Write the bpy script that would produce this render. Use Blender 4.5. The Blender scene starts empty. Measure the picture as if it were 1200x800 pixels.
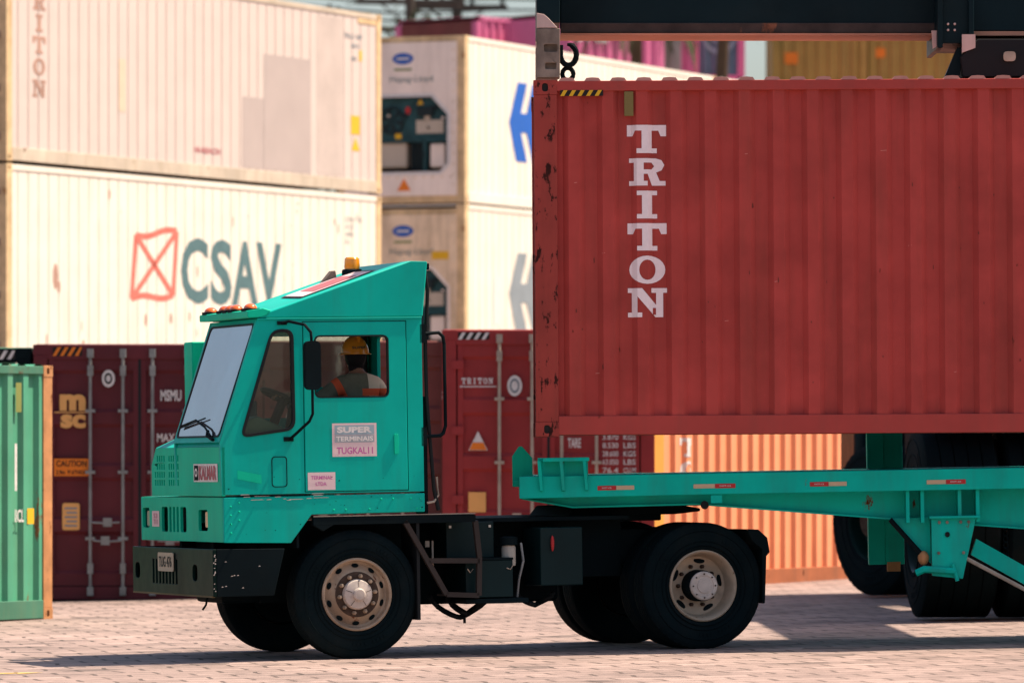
import bpy, bmesh, math, random
from mathutils import Vector, Matrix
from mathutils.geometry import tessellate_polygon
random.seed(7)
R = math.radians
PI = math.pi
scene = bpy.context.scene
COL = scene.collection

# ------------------------------------------------------------------ camera, sky, sun, exposure
CAM_H = 1.69
cd = bpy.data.cameras.new('camera')
cam = bpy.data.objects.new('camera', cd); COL.objects.link(cam)
cam.location = (0, 0, CAM_H); cam.rotation_euler = (R(90), 0, 0)
cd.sensor_width = 36; cd.lens = 204; cd.shift_y = 125/1200
cd.clip_start = 0.5; cd.clip_end = 2000
cd.dof.use_dof = True; cd.dof.focus_distance = 46.8; cd.dof.aperture_fstop = 2.8
scene.camera = cam
SUN_AZ = Vector((0.970, 0.243)); SUN_EL = R(60.5)
w = bpy.data.worlds.new("World"); scene.world = w; w.use_nodes = True
nt = w.node_tree
sky = nt.nodes.new('ShaderNodeTexSky'); sky.sky_type = 'NISHITA'; sky.sun_disc = False
sky.sun_elevation = SUN_EL
sky.sun_rotation = math.atan2(SUN_AZ.x, SUN_AZ.y)
sky.air_density = 1.0; sky.dust_density = 2.6; sky.ozone_density = 1.0
bg = nt.nodes['Background']; bg.inputs['Strength'].default_value = 0.093
nt.links.new(sky.outputs[0], bg.inputs[0])
sl = bpy.data.lights.new('sun', 'SUN'); sun = bpy.data.objects.new('sun', sl); COL.objects.link(sun)
sl.energy = 5.0; sl.angle = R(0.53); sl.color = (1.0, 0.87, 0.70)
sd = Vector((SUN_AZ.x*math.cos(SUN_EL), SUN_AZ.y*math.cos(SUN_EL), math.sin(SUN_EL)))
sun.rotation_euler = sd.to_track_quat('Z', 'Y').to_euler()
sun.location = (20, 20, 40)
scene.view_settings.view_transform = 'Standard'
scene.view_settings.look = 'None'
scene.view_settings.exposure = 0.87
scene.view_settings.gamma = 1
scene.cycles.max_bounces = 8
scene.cycles.use_denoising = True

# ------------------------------------------------------------------ helpers
class MB:
    def __init__(s): s.v = []; s.f = []
    def add(s, vs, fs):
        o = len(s.v); s.v += [tuple(p) for p in vs]; s.f += [tuple(i+o for i in f) for f in fs]; return s
    def box(s, x0, x1, y0, y1, z0, z1):
        v = [(x, y, z) for z in (z0, z1) for y in (y0, y1) for x in (x0, x1)]
        return s.add(v, [(0,2,3,1), (4,5,7,6), (0,1,5,4), (2,6,7,3), (0,4,6,2), (1,3,7,5)])
    def plate(s, outer, holes, axis, a, b):
        """slab: polygon (with holes) extruded along axis from a to b. axis y: poly=(x,z); axis x: poly=(y,z); axis z: poly=(x,y)"""
        def P(q, t):
            if axis == 'y': return (q[0], t, q[1])
            if axis == 'x': return (t, q[0], q[1])
            return (q[0], q[1], t)
        loops = [outer] + list(holes)
        flat = [q for lp in loops for q in lp]
        tris = tessellate_polygon([[Vector((q[0], q[1], 0)) for q in lp] for lp in loops])
        n = len(flat)
        vs = [P(q, a) for q in flat] + [P(q, b) for q in flat]
        fs = []
        for t in tris:
            fs.append(tuple(t)); fs.append(tuple(i+n for i in reversed(t)))
        k = 0
        for lp in loops:
            m = len(lp)
            for i in range(m):
                j = (i+1) % m
                fs.append((k+i, k+j, k+j+n, k+i+n))
            k += m
        return s.add(vs, fs)
    def tube(s, pts, r, n=8, closed=False):
        pts = [Vector(p) for p in pts]; m = len(pts); rings = []
        up = Vector((0.13, 0.21, 0.97)).normalized()
        for i, p in enumerate(pts):
            if closed: d = (pts[(i+1) % m]-pts[i-1])
            elif i == 0: d = pts[1]-p
            elif i == m-1: d = p-pts[i-1]
            else: d = (pts[i+1]-p).normalized()+(p-pts[i-1]).normalized()
            d.normalize()
            a = d.cross(up)
            if a.length < .05: a = d.cross(Vector((1, 0, 0)))
            a.normalize(); b = d.cross(a)
            rr = r[i] if isinstance(r, (list, tuple)) else r
            rings.append([p+a*rr*math.cos(2*PI*k/n)+b*rr*math.sin(2*PI*k/n) for k in range(n)])
        vs = [q for rg in rings for q in rg]; fs = []
        for i in range(m if closed else m-1):
            j = (i+1) % m
            for k in range(n):
                l = (k+1) % n
                fs.append((i*n+k, i*n+l, j*n+l, j*n+k))
        if not closed:
            fs.append(tuple(reversed(range(n)))); fs.append(tuple((m-1)*n+k for k in range(n)))
        return s.add(vs, fs)
    def lathe(s, prof, c, axis='y', n=48, caps=False):
        """prof: list of (radius, t) revolved round axis through c"""
        vs = []; fs = []
        for r, t in prof:
            for k in range(n):
                a = 2*PI*k/n; x, y = r*math.cos(a), r*math.sin(a)
                if axis == 'y': vs.append((c[0]+x, c[1]+t, c[2]+y))
                elif axis == 'x': vs.append((c[0]+t, c[1]+x, c[2]+y))
                else: vs.append((c[0]+x, c[1]+y, c[2]+t))
        for i in range(len(prof)-1):
            for k in range(n):
                l = (k+1) % n
                fs.append((i*n+k, i*n+l, (i+1)*n+l, (i+1)*n+k))
        if caps:
            fs.append(tuple(reversed(range(n)))); fs.append(tuple((len(prof)-1)*n+k for k in range(n)))
        return s.add(vs, fs)
    def sheet(s, pts): return s.add(pts, [tuple(range(len(pts)))])
    def ball(s, c, rx, ry, rz, nu=20, nv=12, v0=-PI/2, v1=PI/2):
        vs = []; fs = []
        for i in range(nv+1):
            t = v0+(v1-v0)*i/nv
            for k in range(nu):
                a = 2*PI*k/nu
                vs.append((c[0]+rx*math.cos(t)*math.cos(a), c[1]+ry*math.cos(t)*math.sin(a), c[2]+rz*math.sin(t)))
        for i in range(nv):
            for k in range(nu):
                l = (k+1) % nu
                fs.append((i*nu+k, i*nu+l, (i+1)*nu+l, (i+1)*nu+k))
        return s.add(vs, fs)
    def islands(s):
        p = list(range(len(s.v)))
        def find(i):
            while p[i] != i: p[i] = p[p[i]]; i = p[i]
            return i
        for f in s.f:
            for i in f[1:]: p[find(i)] = find(f[0])
        key = {}
        for f in s.f: key.setdefault(find(f[0]), []).append(f)
        out = []
        for fs in key.values():
            ix = sorted({i for f in fs for i in f}); mp = {j: k for k, j in enumerate(ix)}
            out.append(MB().add([s.v[j] for j in ix], [tuple(mp[i] for i in f) for f in fs]))
        return out
    def build_each(s, name, m, parent=None, bevel=0, smooth=30):
        return [q.build(name, m, parent, bevel, smooth) for q in s.islands()]
    def build(s, name, m, parent=None, bevel=0, smooth=30, recalc=True):
        me = bpy.data.meshes.new(name); me.from_pydata(s.v, [], s.f)
        bm = bmesh.new(); bm.from_mesh(me)
        if recalc:
            bmesh.ops.remove_doubles(bm, verts=bm.verts, dist=1e-5)
            bmesh.ops.recalc_face_normals(bm, faces=bm.faces)
        for f in bm.faces: f.smooth = True
        lim = R(smooth)
        for e in bm.edges:
            e.smooth = not (len(e.link_faces) != 2 or e.calc_face_angle(0) > lim)
        bm.to_mesh(me); bm.free()
        me.materials.append(m)
        o = bpy.data.objects.new(name, me); COL.objects.link(o)
        if parent is not None: o.parent = parent
        if bevel:
            b = o.modifiers.new('bevel', 'BEVEL'); b.width = bevel; b.segments = 2; b.limit_method = 'ANGLE'; b.angle_limit = R(50)
            b.harden_normals = True
        return o

def box(name, m, parent, x0, x1, y0, y1, z0, z1, bevel=0.006):
    return MB().box(x0, x1, y0, y1, z0, z1).build(name, m, parent, bevel)
def tag(o, label, cat=None, group=None, kind=None):
    o['label'] = label
    if cat: o['category'] = cat
    if group: o['group'] = group
    if kind: o['kind'] = kind
    return o
def root(name, loc=(0,0,0), rz=0, mat=None):
    o = bpy.data.objects.new(name, None); COL.objects.link(o); o.empty_display_size = .2
    if mat is not None: o.matrix_world = mat
    else: o.location = loc; o.rotation_euler = (0, 0, rz)
    return o
def rpoly(pts, r, n=5):
    """polygon with rounded corners"""
    out = []; m = len(pts)
    for i in range(m):
        p0, p, p1 = Vector(pts[i-1]), Vector(pts[i]), Vector(pts[(i+1) % m])
        a, b = (p0-p), (p1-p); rr = min(r, a.length*.45, b.length*.45)
        A, B = p+a.normalized()*rr, p+b.normalized()*rr
        for k in range(n+1):
            t = k/n; q = A*(1-t)**2+p*2*t*(1-t)+B*t*t; out.append((q.x, q.y))
    return out
def rect(x0, x1, z0, z1): return [(x0, z0), (x1, z0), (x1, z1), (x0, z1)]

# ------------------------------------------------------------------ materials
def lin(c):
    return tuple(((x/255)/12.92 if x/255 <= .04045 else ((x/255+.055)/1.055)**2.4) for x in c)
def M(name, rgb, rough=.5, metal=0, var=.12, vscale=1.5, dirt=0, dirtcol=(.10,.07,.05), rust=0, rustscale=3.0, rustcol=(.16,.045,.015),
      bump=.0, bscale=40, streak=True, coat=0, spec=.22, dent=0):
    m = bpy.data.materials.new(name); m.use_nodes = True
    n = m.node_tree.nodes; L = m.node_tree.links; b = n['Principled BSDF']
    b.inputs['Roughness'].default_value = rough; b.inputs['Metallic'].default_value = metal
    b.inputs['Coat Weight'].default_value = coat; b.inputs['Specular IOR Level'].default_value = spec
    tc = n.new('ShaderNodeTexCoord')
    def noise(scale, detail=4, rgh=.6, sc=None):
        t = n.new('ShaderNodeTexNoise'); t.inputs['Scale'].default_value = scale; t.inputs['Detail'].default_value = detail; t.inputs['Roughness'].default_value = rgh
        if sc:
            mp = n.new('ShaderNodeMapping'); mp.inputs['Scale'].default_value = sc; L.new(tc.outputs['Object'], mp.inputs[0]); L.new(mp.outputs[0], t.inputs[0])
        else: L.new(tc.outputs['Object'], t.inputs[0])
        return t.outputs[0]
    def ramp(src, a, c):
        r = n.new('ShaderNodeMapRange'); r.inputs['From Min'].default_value = a; r.inputs['From Max'].default_value = c; L.new(src, r.inputs[0]); return r.outputs[0]
    def mix(fac, c1, c2):
        x = n.new('ShaderNodeMix'); x.data_type = 'RGBA'
        if hasattr(fac, 'links'): L.new(fac, x.inputs['Factor'])
        else: x.inputs['Factor'].default_value = fac
        for i, c in (('A', c1), ('B', c2)):
            s = [q for q in x.inputs if q.identifier == i+'_Color'][0]
            if hasattr(c, 'links'): L.new(c, s)
            else: s.default_value = (*c[:3], 1)
        return [q for q in x.outputs if q.identifier == 'Result_Color'][0]
    c = tuple(rgb)
    cur = mix(ramp(noise(vscale), .3, .7), tuple(x*(1-var) for x in c), tuple(min(1, x*(1+var*.7)) for x in c))
    if dirt:
        d = ramp(noise(2.2, 5, .65, (2.2, 2.2, .28) if streak else None), .47, .8)
        mm = n.new('ShaderNodeMath'); mm.operation = 'MULTIPLY'; mm.inputs[1].default_value = dirt; L.new(d, mm.inputs[0])
        cur = mix(mm.outputs[0], cur, dirtcol)
    if rust:
        r = ramp(noise(rustscale, 8, .68, (1, 1, .45)), .70-rust*.28, .74-rust*.28)
        cur = mix(r, cur, mix(ramp(noise(14), .35, .65), rustcol, tuple(x*.45 for x in rustcol)))
        rr = n.new('ShaderNodeMapRange'); rr.inputs['To Min'].default_value = rough; rr.inputs['To Max'].default_value = .9; L.new(r, rr.inputs[0]); L.new(rr.outputs[0], b.inputs['Roughness'])
    else:
        rr = n.new('ShaderNodeMapRange'); rr.inputs['To Min'].default_value = max(.03, rough-.1); rr.inputs['To Max'].default_value = min(1, rough+.12)
        L.new(noise(6), rr.inputs[0]); L.new(rr.outputs[0], b.inputs['Roughness'])
    L.new(cur, b.inputs['Base Color'])
    if bump or dent:
        bp = n.new('ShaderNodeBump'); bp.inputs['Distance'].default_value = .02 if dent else .004; bp.inputs['Strength'].default_value = max(bump, dent)
        L.new(noise(1.3 if dent else bscale, 3), bp.inputs['Height']); L.new(bp.outputs[0], b.inputs['Normal'])
    return m
def glow(name, rgb, st):
    m = M(name, rgb); b = m.node_tree.nodes['Principled BSDF']; b.inputs['Emission Color'].default_value = (*rgb, 1); b.inputs['Emission Strength'].default_value = st; return m
def glass(name, tint, fog, fogcol, rough=.02, vary=.3):
    m = bpy.data.materials.new(name); m.use_nodes = True; n = m.node_tree.nodes; L = m.node_tree.links
    out = n['Material Output']; b = n['Principled BSDF']
    b.inputs['Base Color'].default_value = (*fogcol, 1); b.inputs['Roughness'].default_value = .12; b.inputs['Specular IOR Level'].default_value = .4
    b.inputs['Coat Weight'].default_value = 0; b.inputs['Coat Roughness'].default_value = rough
    tr = n.new('ShaderNodeBsdfTransparent'); tr.inputs[0].default_value = (*tint, 1)
    gl = n.new('ShaderNodeBsdfGlossy'); gl.inputs['Roughness'].default_value = rough; gl.inputs[0].default_value = (.58, .58, .58, 1)
    fr = n.new('ShaderNodeFresnel'); fr.inputs[0].default_value = 1.5
    a = n.new('ShaderNodeMixShader'); L.new(fr.outputs[0], a.inputs[0]); L.new(tr.outputs[0], a.inputs[1]); L.new(gl.outputs[0], a.inputs[2])
    tc = n.new('ShaderNodeTexCoord'); ns = n.new('ShaderNodeTexNoise'); ns.inputs['Scale'].default_value = 2.0; ns.inputs['Detail'].default_value = 5
    L.new(tc.outputs['Object'], ns.inputs[0])
    mr = n.new('ShaderNodeMapRange'); mr.inputs['From Min'].default_value = .3; mr.inputs['From Max'].default_value = .7; mr.inputs['To Min'].default_value = fog*(1-vary*.6); mr.inputs['To Max'].default_value = min(1, fog*(1+vary*.6))
    L.new(ns.outputs[0], mr.inputs[0])
    x = n.new('ShaderNodeMixShader'); L.new(mr.outputs[0], x.inputs[0]); L.new(a.outputs[0], x.inputs[1]); L.new(b.outputs[0], x.inputs[2])
    L.new(x.outputs[0], out.inputs[0]); return m

TEAL = M('teal_paint', (.0, .40, .315), .42, var=.13, dirt=.45, dirtcol=(.02,.20,.155), spec=.10, dent=.14)
TEALD = M('teal_paint_worn', (.0, .49, .29), .5, var=.12, dirt=.3, dirtcol=(.0,.22,.13), spec=.12)
TRT = M('trailer_teal', (.0, .48, .365), .5, var=.18, dirt=.5, dirtcol=(.03,.20,.15), rust=.22, rustscale=6, spec=.1)
BLK = M('black_paint', (.003, .008, .010), .7, spec=.07, var=.4, dirt=.25, dirtcol=(.012,.016,.015), streak=False)
BLKG = M('dark_green_bumper', (.001, .012, .010), .4, var=.6, dirt=.45, dirtcol=(.008,.022,.012), streak=False, spec=.08)
RUB = M('tyre_rubber', (.0035, .009, .011), .9, spec=.06, var=.3, bump=.3, bscale=30, dirt=.35, dirtcol=(.022,.02,.017), streak=False)
RUBB = M('black_rubber_seal', (.006, .008, .009), .6)
RIM = M('front_rim_paint', (.40, .30, .21), .5, var=.35, vscale=9, dirt=.8, dirtcol=(.10,.05,.03), streak=False, rust=.30, rustscale=14, bump=.2)
RIM2 = M('rear_rim_paint', (.46, .36, .26), .5, var=.2, vscale=9, dirt=.5, dirtcol=(.16,.09,.05), streak=False, rust=.2, rustscale=12)
RIMD = M('hub_grime', (.055, .033, .022), .7, var=.5, vscale=20)
HUB = M('pale_hub', (.55, .47, .41), .45, var=.2, vscale=14, dirt=.35, streak=False)
DECK = M('tread_plate', (.34, .28, .22), .5, metal=.4, var=.3, vscale=12, dirt=.4, streak=False, bump=.8, bscale=60)  # brightened so the platform edge carries a painted highlight
STEP = M('step_bronze_black', (.035, .026, .022), .55, var=.3)
TANK = M('box_dark_teal', (.004, .017, .018), .45, var=.3, spec=.12)
WHT = M('white_print', (.66, .62, .59), .6, var=.15, vscale=20)
REDP = M('red_print', (.45, .03, .03), .5)
PINKW = M('faded_white_sticker', (.70, .52, .52), .5, var=.06)
PINKT = M('faded_pink_print', (.55, .18, .25), .6)
PURT = M('faded_violet_print', (.50, .13, .33), .6)
GRYT = M('faded_grey_print', (.19, .25, .27), .6)
REDW = M('faded_red_print', (.42, .13, .14), .6)
AMB = M('amber_lens', (.75, .22, .01), .15, coat=1); ORL = M('orange_lens', (.80, .13, .02), .2, coat=1)
BEA = M('beacon_amber', (.85, .30, .01), .1, coat=1)
CHR = M('bare_metal', (.45, .43, .40), .3, metal=.9)
LENS = M('headlight_lens', (.55, .50, .36), .15, coat=1)
WHTR = M('lettering_white', (.88, .74, .74), .6, var=.05, vscale=20)
CRED = M('lifted_container_red', (.43, .060, .050), .6, var=.24, dirt=.55, dirtcol=(.22,.05,.035), spec=.12, rust=.10, rustscale=7, rustcol=(.16,.035,.02))
CREDF = M('rusty_red_frame', (.34, .048, .036), .6, var=.25, rust=.50, rustscale=13, rustcol=(.06,.014,.010), dirt=.6, dirtcol=(.14,.03,.02))
CREDR = M('red_rail', (.40, .052, .042), .5, var=.12, dirt=.25, rust=.12)
BUR = M('burgundy_doors', (.115, .018, .024), .55, var=.18, dirt=.3, dirtcol=(.07,.02,.025))
BUR2 = M('brick_red_doors', (.30, .032, .032), .55, var=.18, dirt=.35, dirtcol=(.12,.03,.03))
BUR3 = M('brown_red_doors', (.17, .045, .040), .6, var=.2, dirt=.4, rust=.15)
GAL = M('galvanised_rod', (.25, .25, .24), .5, metal=.3, var=.25, vscale=6, dirt=.3)
GALW = M('sand_rod', (.40, .33, .26), .55, var=.25, vscale=6, dirt=.4)
GASK = M('door_gasket', (.012, .020, .022), .8)
ORG = M('orange_container', (.80, .30, .145), .55, var=.10, dirt=.3, dirtcol=(.40,.12,.05), rust=.1)
ORGY = M('orange_post', (.72, .30, .05), .5, var=.15, rust=.1)
GRN = M('pale_green_container', (.085, .33, .20), .5, var=.15, dirt=.5, dirtcol=(.16,.24,.15), rust=.34, rustscale=4, rustcol=(.25,.12,.05))
GRND = M('green_rail', (.07, .20, .13), .55, var=.2, dirt=.4, dirtcol=(.2,.18,.1), rust=.35)
RUSTO = M('rusty_orange_post', (.52, .24, .10), .7, var=.3, vscale=4, dirt=.4, rust=.35, rustscale=8, rustcol=(.22,.07,.02))
WR = M('white_reefer', (.76, .69, .59), .5, var=.06, dirt=.35, dirtcol=(.62,.47,.32), rust=.08, rustcol=(.45,.22,.10))
PKR = M('pinkish_reefer', (.60, .50, .445), .5, var=.04, dirt=.2, dirtcol=(.48,.37,.31))
PKG = M('grey_repair_panel', (.43, .355, .325), .55, var=.05)
WRF = M('stained_white_frame', (.66, .47, .26), .6, var=.3, vscale=3, dirt=.7, dirtcol=(.34,.19,.08), rust=.40, rustcol=(.38,.15,.04))
GRE = M('grey_reefer_end', (.88, .74, .64), .55, var=.08, dirt=.25, dirtcol=(.30,.22,.15))
GREO = M('stained_reefer_end', (.84, .64, .44), .6, var=.2, dirt=.6, dirtcol=(.30,.20,.10))
MACH = M('dark_teal_machinery', (.018, .065, .070), .5, var=.4, vscale=5)
MACB = M('machinery_black', (.012, .022, .024), .6)
BEI = M('machinery_beige', (.50, .42, .33), .5)
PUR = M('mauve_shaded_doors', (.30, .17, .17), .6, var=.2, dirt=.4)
BLU = M('blue_mark', (.012, .10, .42), .5, var=.1)
GRMV = M('olive_vent', (.22, .24, .07)); GRM = M('grey_mark', (.22, .25, .27), .6, var=.15)
SLATE = M('slate_lettering', (.085, .16, .17), .6, var=.15, vscale=6)
CORAL = M('coral_emblem', (.62, .16, .12), .6, var=.2, vscale=5)
TAN = M('tan_lettering', (.42, .25, .19), .6, var=.2)
YEL = M('yellow_label', (.75, .42, .02), .5); ORA = M('orange_label', (.78, .20, .02), .5); GOLD = M('gold_print', (.75, .38, .12), .5)
STB = M('black_stripe', (.015, .013, .012), .6)
MAG = M('magenta_container', (.62, .15, .29), .5, var=.1, dirt=.2, dirtcol=(.3,.07,.15))
MAGG = M('grey_green_container', (.27, .29, .24), .6, var=.1)
SLB = M('slate_blue_container', (.10, .155, .20), .6, var=.15)
SLR = M('pale_ring_mark', (.20, .27, .32), .6)
OLV = M('olive_ochre_container', (.40, .24, .06), .6, var=.12, dirt=.2)
SPR = M('spreader_dark_teal', (.003, .013, .017), .45, spec=.1, var=.3, dirt=.2, dirtcol=(.02,.03,.03), streak=False)
SPRB = M('spreader_scuffed_edge', (.045, .03, .025), .6, var=.4, vscale=6, rust=.3, rustcol=(.22,.09,.05))
PEACH = M('peach_flange_edge', (.42, .20, .13), .6, var=.25)  # peach colour along the full lower flange
CASTG = M('grimy_cast_steel', (.23, .175, .14), .6, metal=.2, var=.4, vscale=7, dirt=.5, dirtcol=(.05,.035,.03), rust=.2)
CASTP = M('pale_pink_fittings_and_sunlit', (.60, .42, .38), .6, var=.2, dirt=.3)  # on the gusset plates this pink is painted sunlight
SKIN = M('skin', (.28, .14, .09), .5); HAIR = M('black_hair', (.008, .008, .010), .7)
HELM = M('yellow_helmet', (.62, .25, .02), .3, coat=.5); JEAN = M('dark_trousers', (.03, .035, .05), .8)
INTR = M('cab_interior', (.10, .20, .15), .7); SEATM = M('seat_vinyl', (.012, .014, .014), .6)
BARK = M('palm_bark', (.10, .065, .04), .9, var=.3); LEAF = M('palm_leaf', (.07, .10, .035), .6, var=.3); LEAF2 = M('tree_leaf', (.055, .065, .035), .7, var=.4)
POLE = M('weathered_pole', (.085, .07, .055), .9, var=.3)
WIND = glass('dusty_windscreen', (.80, .80, .80), .22, (.30, .29, .30), .02, 1.0)
SIDE = glass('side_glass', (.84, .88, .84), .04, (.30, .32, .26))
FARG = glass('hazy_far_glass', (.7, .75, .72), .22, (.40, .38, .33))

# ------------------------------------------------------------------ lettering
_tc = {}
def glyphs(s, bold=0.0):
    k = (s, bold)
    if k in _tc: return _tc[k]
    c = bpy.data.curves.new('t', 'FONT'); c.body = s; c.size = 1; c.offset = bold; c.resolution_u = 3
    o = bpy.data.objects.new('t', c); COL.objects.link(o); bpy.context.view_layer.update()
    me = bpy.data.meshes.new_from_object(o.evaluated_get(bpy.context.evaluated_depsgraph_get()))
    vs = [(v.co.x, v.co.y) for v in me.vertices]; fs = [tuple(p.vertices) for p in me.polygons]
    x0 = min(v[0] for v in vs); x1 = max(v[0] for v in vs); y0 = min(v[1] for v in vs); y1 = max(v[1] for v in vs)
    vs = [((x-x0)/(x1-x0), (y-y0)/(y1-y0)) for x, y in vs]
    bpy.data.objects.remove(o); bpy.data.curves.remove(c); bpy.data.meshes.remove(me)
    _tc[k] = (vs, fs); return vs, fs
def text(mb, s, h0, h1, z0, z1, mp, bold=.02):
    vs, fs = glyphs(s, bold)
    mb.add([mp(h0+(h1-h0)*x, z0+(z1-z0)*y) for x, y in vs], fs)
SLAB = {
 'T': ([(0,1),(1,1),(1,.60),(.86,.60),(.80,.80),(.63,.80),(.63,.17),(.76,.17),(.76,0),(.24,0),(.24,.17),(.37,.17),(.37,.80),(.20,.80),(.14,.60),(0,.60)], []),
 'I': ([(.24,1),(.76,1),(.76,.84),(.63,.84),(.63,.16),(.76,.16),(.76,0),(.24,0),(.24,.16),(.37,.16),(.37,.84),(.24,.84)], []),
 'R': ([(.05,1),(.72,1),(.88,.93),(.95,.75),(.88,.56),(.74,.48),(.83,.17),(.98,.17),(.98,0),(.63,0),(.52,.43),(.42,.43),(.42,.17),(.52,.17),(.52,0),(.05,0),(.05,.17),(.17,.17),(.17,.84),(.05,.84)],
       [[(.42,.84),(.42,.59),(.62,.59),(.69,.71),(.62,.84)]]),
 'O': ([(.5+.46*math.cos(a*PI/12), .5+.5*math.sin(a*PI/12)) for a in range(24)], [[(.5+.21*math.cos(a*PI/12), .5+.36*math.sin(a*PI/12)) for a in range(24)]]),
 'N': ([(0,1),(.36,1),(.72,.42),(.72,.84),(.60,.84),(.60,1),(1,1),(1,.84),(.90,.84),(.90,0),(.70,0),(.24,.72),(.24,.16),(.36,.16),(.36,0),(0,0),(0,.16),(.10,.16),(.10,.84),(0,.84)], [])}
def slab(mb, ch, h0, h1, z0, z1, mp, cuts=None):
    outer, holes = SLAB[ch]
    bm = bmesh.new()
    flat = [q for lp in [outer]+holes for q in lp]
    vs = [bm.verts.new((h0+(h1-h0)*x, z0+(z1-z0)*y, 0)) for x, y in flat]
    for t in tessellate_polygon([[Vector((q[0], q[1], 0)) for q in lp] for lp in [outer]+holes]):
        try: bm.faces.new([vs[i] for i in t])
        except ValueError: pass
    for x in (cuts or []):
        if h0 < x < h1:
            bmesh.ops.bisect_plane(bm, geom=bm.verts[:]+bm.edges[:]+bm.faces[:], plane_co=(x, 0, 0), plane_no=(1, 0, 0))
    bm.verts.index_update()
    mb.add([mp(v.co.x, v.co.y) for v in bm.verts], [tuple(v.index for v in f.verts) for f in bm.faces]); bm.free()
def disc(mb, h, z, rh, rz, mp, n=24, inner=0):
    if inner:
        vs = [mp(h+rh*k*math.cos(2*PI*i/n), z+rz*k*math.sin(2*PI*i/n)) for k in (1, inner) for i in range(n)]
        mb.add(vs, [(i, (i+1) % n, n+(i+1) % n, n+i) for i in range(n)])
    else: mb.add([mp(h+rh*math.cos(2*PI*i/n), z+rz*math.sin(2*PI*i/n)) for i in range(n)], [tuple(range(n))])
def flat(mb, pts, mp): mb.add([mp(*p) for p in pts], [tuple(range(len(pts)))])
def stripes(name_a, mp, h0, h1, z0, z1, m1, m2, parent, n=4):
    a = MB(); flat(a, rect(h0, h1, z0, z1), lambda h, z: mp(h, z, .001)); o = a.build('hazard_stripe_base', m2, parent)
    b = MB(); wd = (h1-h0)/n
    for i in range(n):
        x = h0+i*wd; s = (z1-z0)*.6
        flat(b, [(x, z0), (x+wd*.45, z0), (min(h1, x+wd*.45+s), z1), (min(h1, x+s), z1)], lambda h, z: mp(h, z, .003))
    b.build('hazard_stripe', m1, o)

# ------------------------------------------------------------------ ground
TILT = .0165; X0 = -1.22; Y0 = 46.6
def gz(x): return TILT*(max(-9, min(9, x))-X0)
gm = bpy.data.materials.new('interlocking_pavers'); gm.use_nodes = True
n = gm.node_tree.nodes; L = gm.node_tree.links; b = n['Principled BSDF']
tc = n.new('ShaderNodeTexCoord'); mp_ = n.new('ShaderNodeMapping'); mp_.inputs['Rotation'].default_value = (0, 0, R(-11))
L.new(tc.outputs['Object'], mp_.inputs[0])
wn = n.new('ShaderNodeTexNoise'); wn.inputs['Scale'].default_value = 1.2; L.new(mp_.outputs[0], wn.inputs[0])
wm = n.new('ShaderNodeMix'); wm.data_type = 'VECTOR'; wm.inputs['Factor'].default_value = .14
L.new(mp_.outputs[0], wm.inputs[4]); L.new(wn.outputs['Color'], wm.inputs[5])
br = n.new('ShaderNodeTexBrick'); br.inputs['Scale'].default_value = 1.0; br.inputs['Brick Width'].default_value = .42; br.inputs['Row Height'].default_value = .34
br.inputs['Mortar Size'].default_value = .016; br.inputs['Mortar Smooth'].default_value = .3; br.inputs['Bias'].default_value = 0
br.inputs['Color1'].default_value = (.385, .272, .238, 1); br.inputs['Color2'].default_value = (.30, .21, .183, 1); br.inputs['Mortar'].default_value = (.115, .078, .065, 1)
L.new(wm.outputs[1], br.inputs[0])
n1 = n.new('ShaderNodeTexNoise'); n1.inputs['Scale'].default_value = .35; n1.inputs['Detail'].default_value = 8; n1.inputs['Roughness'].default_value = .7; L.new(tc.outputs['Object'], n1.inputs[0])
r1 = n.new('ShaderNodeMapRange'); r1.inputs['From Min'].default_value = .3; r1.inputs['From Max'].default_value = .7; r1.inputs['To Min'].default_value = .72; r1.inputs['To Max'].default_value = 1.12; L.new(n1.outputs[0], r1.inputs[0])
n2 = n.new('ShaderNodeTexNoise'); n2.inputs['Scale'].default_value = 9; n2.inputs['Detail'].default_value = 6; n2.inputs['Roughness'].default_value = .75; L.new(tc.outputs['Object'], n2.inputs[0])
r2 = n.new('ShaderNodeMapRange'); r2.inputs['From Min'].default_value = .32; r2.inputs['From Max'].default_value = .68; r2.inputs['To Min'].default_value = .78; r2.inputs['To Max'].default_value = 1.1; L.new(n2.outputs[0], r2.inputs[0])
mu = n.new('ShaderNodeMath'); mu.operation = 'MULTIPLY'; L.new(r1.outputs[0], mu.inputs[0]); L.new(r2.outputs[0], mu.inputs[1])
mx = n.new('ShaderNodeVectorMath'); mx.operation = 'SCALE'; L.new(br.outputs[0], mx.inputs[0]); vo = n.new('ShaderNodeTexVoronoi'); vo.inputs['Scale'].default_value = 3.4; L.new(wm.outputs[1], vo.inputs[0])
sv_ = n.new('ShaderNodeSeparateColor'); L.new(vo.outputs['Color'], sv_.inputs[0])
rv_ = n.new('ShaderNodeMapRange'); rv_.inputs['From Min'].default_value = .03; rv_.inputs['From Max'].default_value = .14; rv_.inputs['To Min'].default_value = .55; rv_.inputs['To Max'].default_value = 1.0; L.new(sv_.outputs[0], rv_.inputs[0])
n3 = n.new('ShaderNodeTexNoise'); n3.inputs['Scale'].default_value = .8; n3.inputs['Detail'].default_value = 10; n3.inputs['Roughness'].default_value = .78; n3.inputs['Distortion'].default_value = .6; L.new(mp_.outputs[0], n3.inputs[0])
r3a = n.new('ShaderNodeMapRange'); r3a.inputs['From Min'].default_value = .34; r3a.inputs['From Max'].default_value = .50; r3a.inputs['To Min'].default_value = .62; r3a.inputs['To Max'].default_value = 1.0; L.new(n3.outputs[0], r3a.inputs[0])
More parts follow.
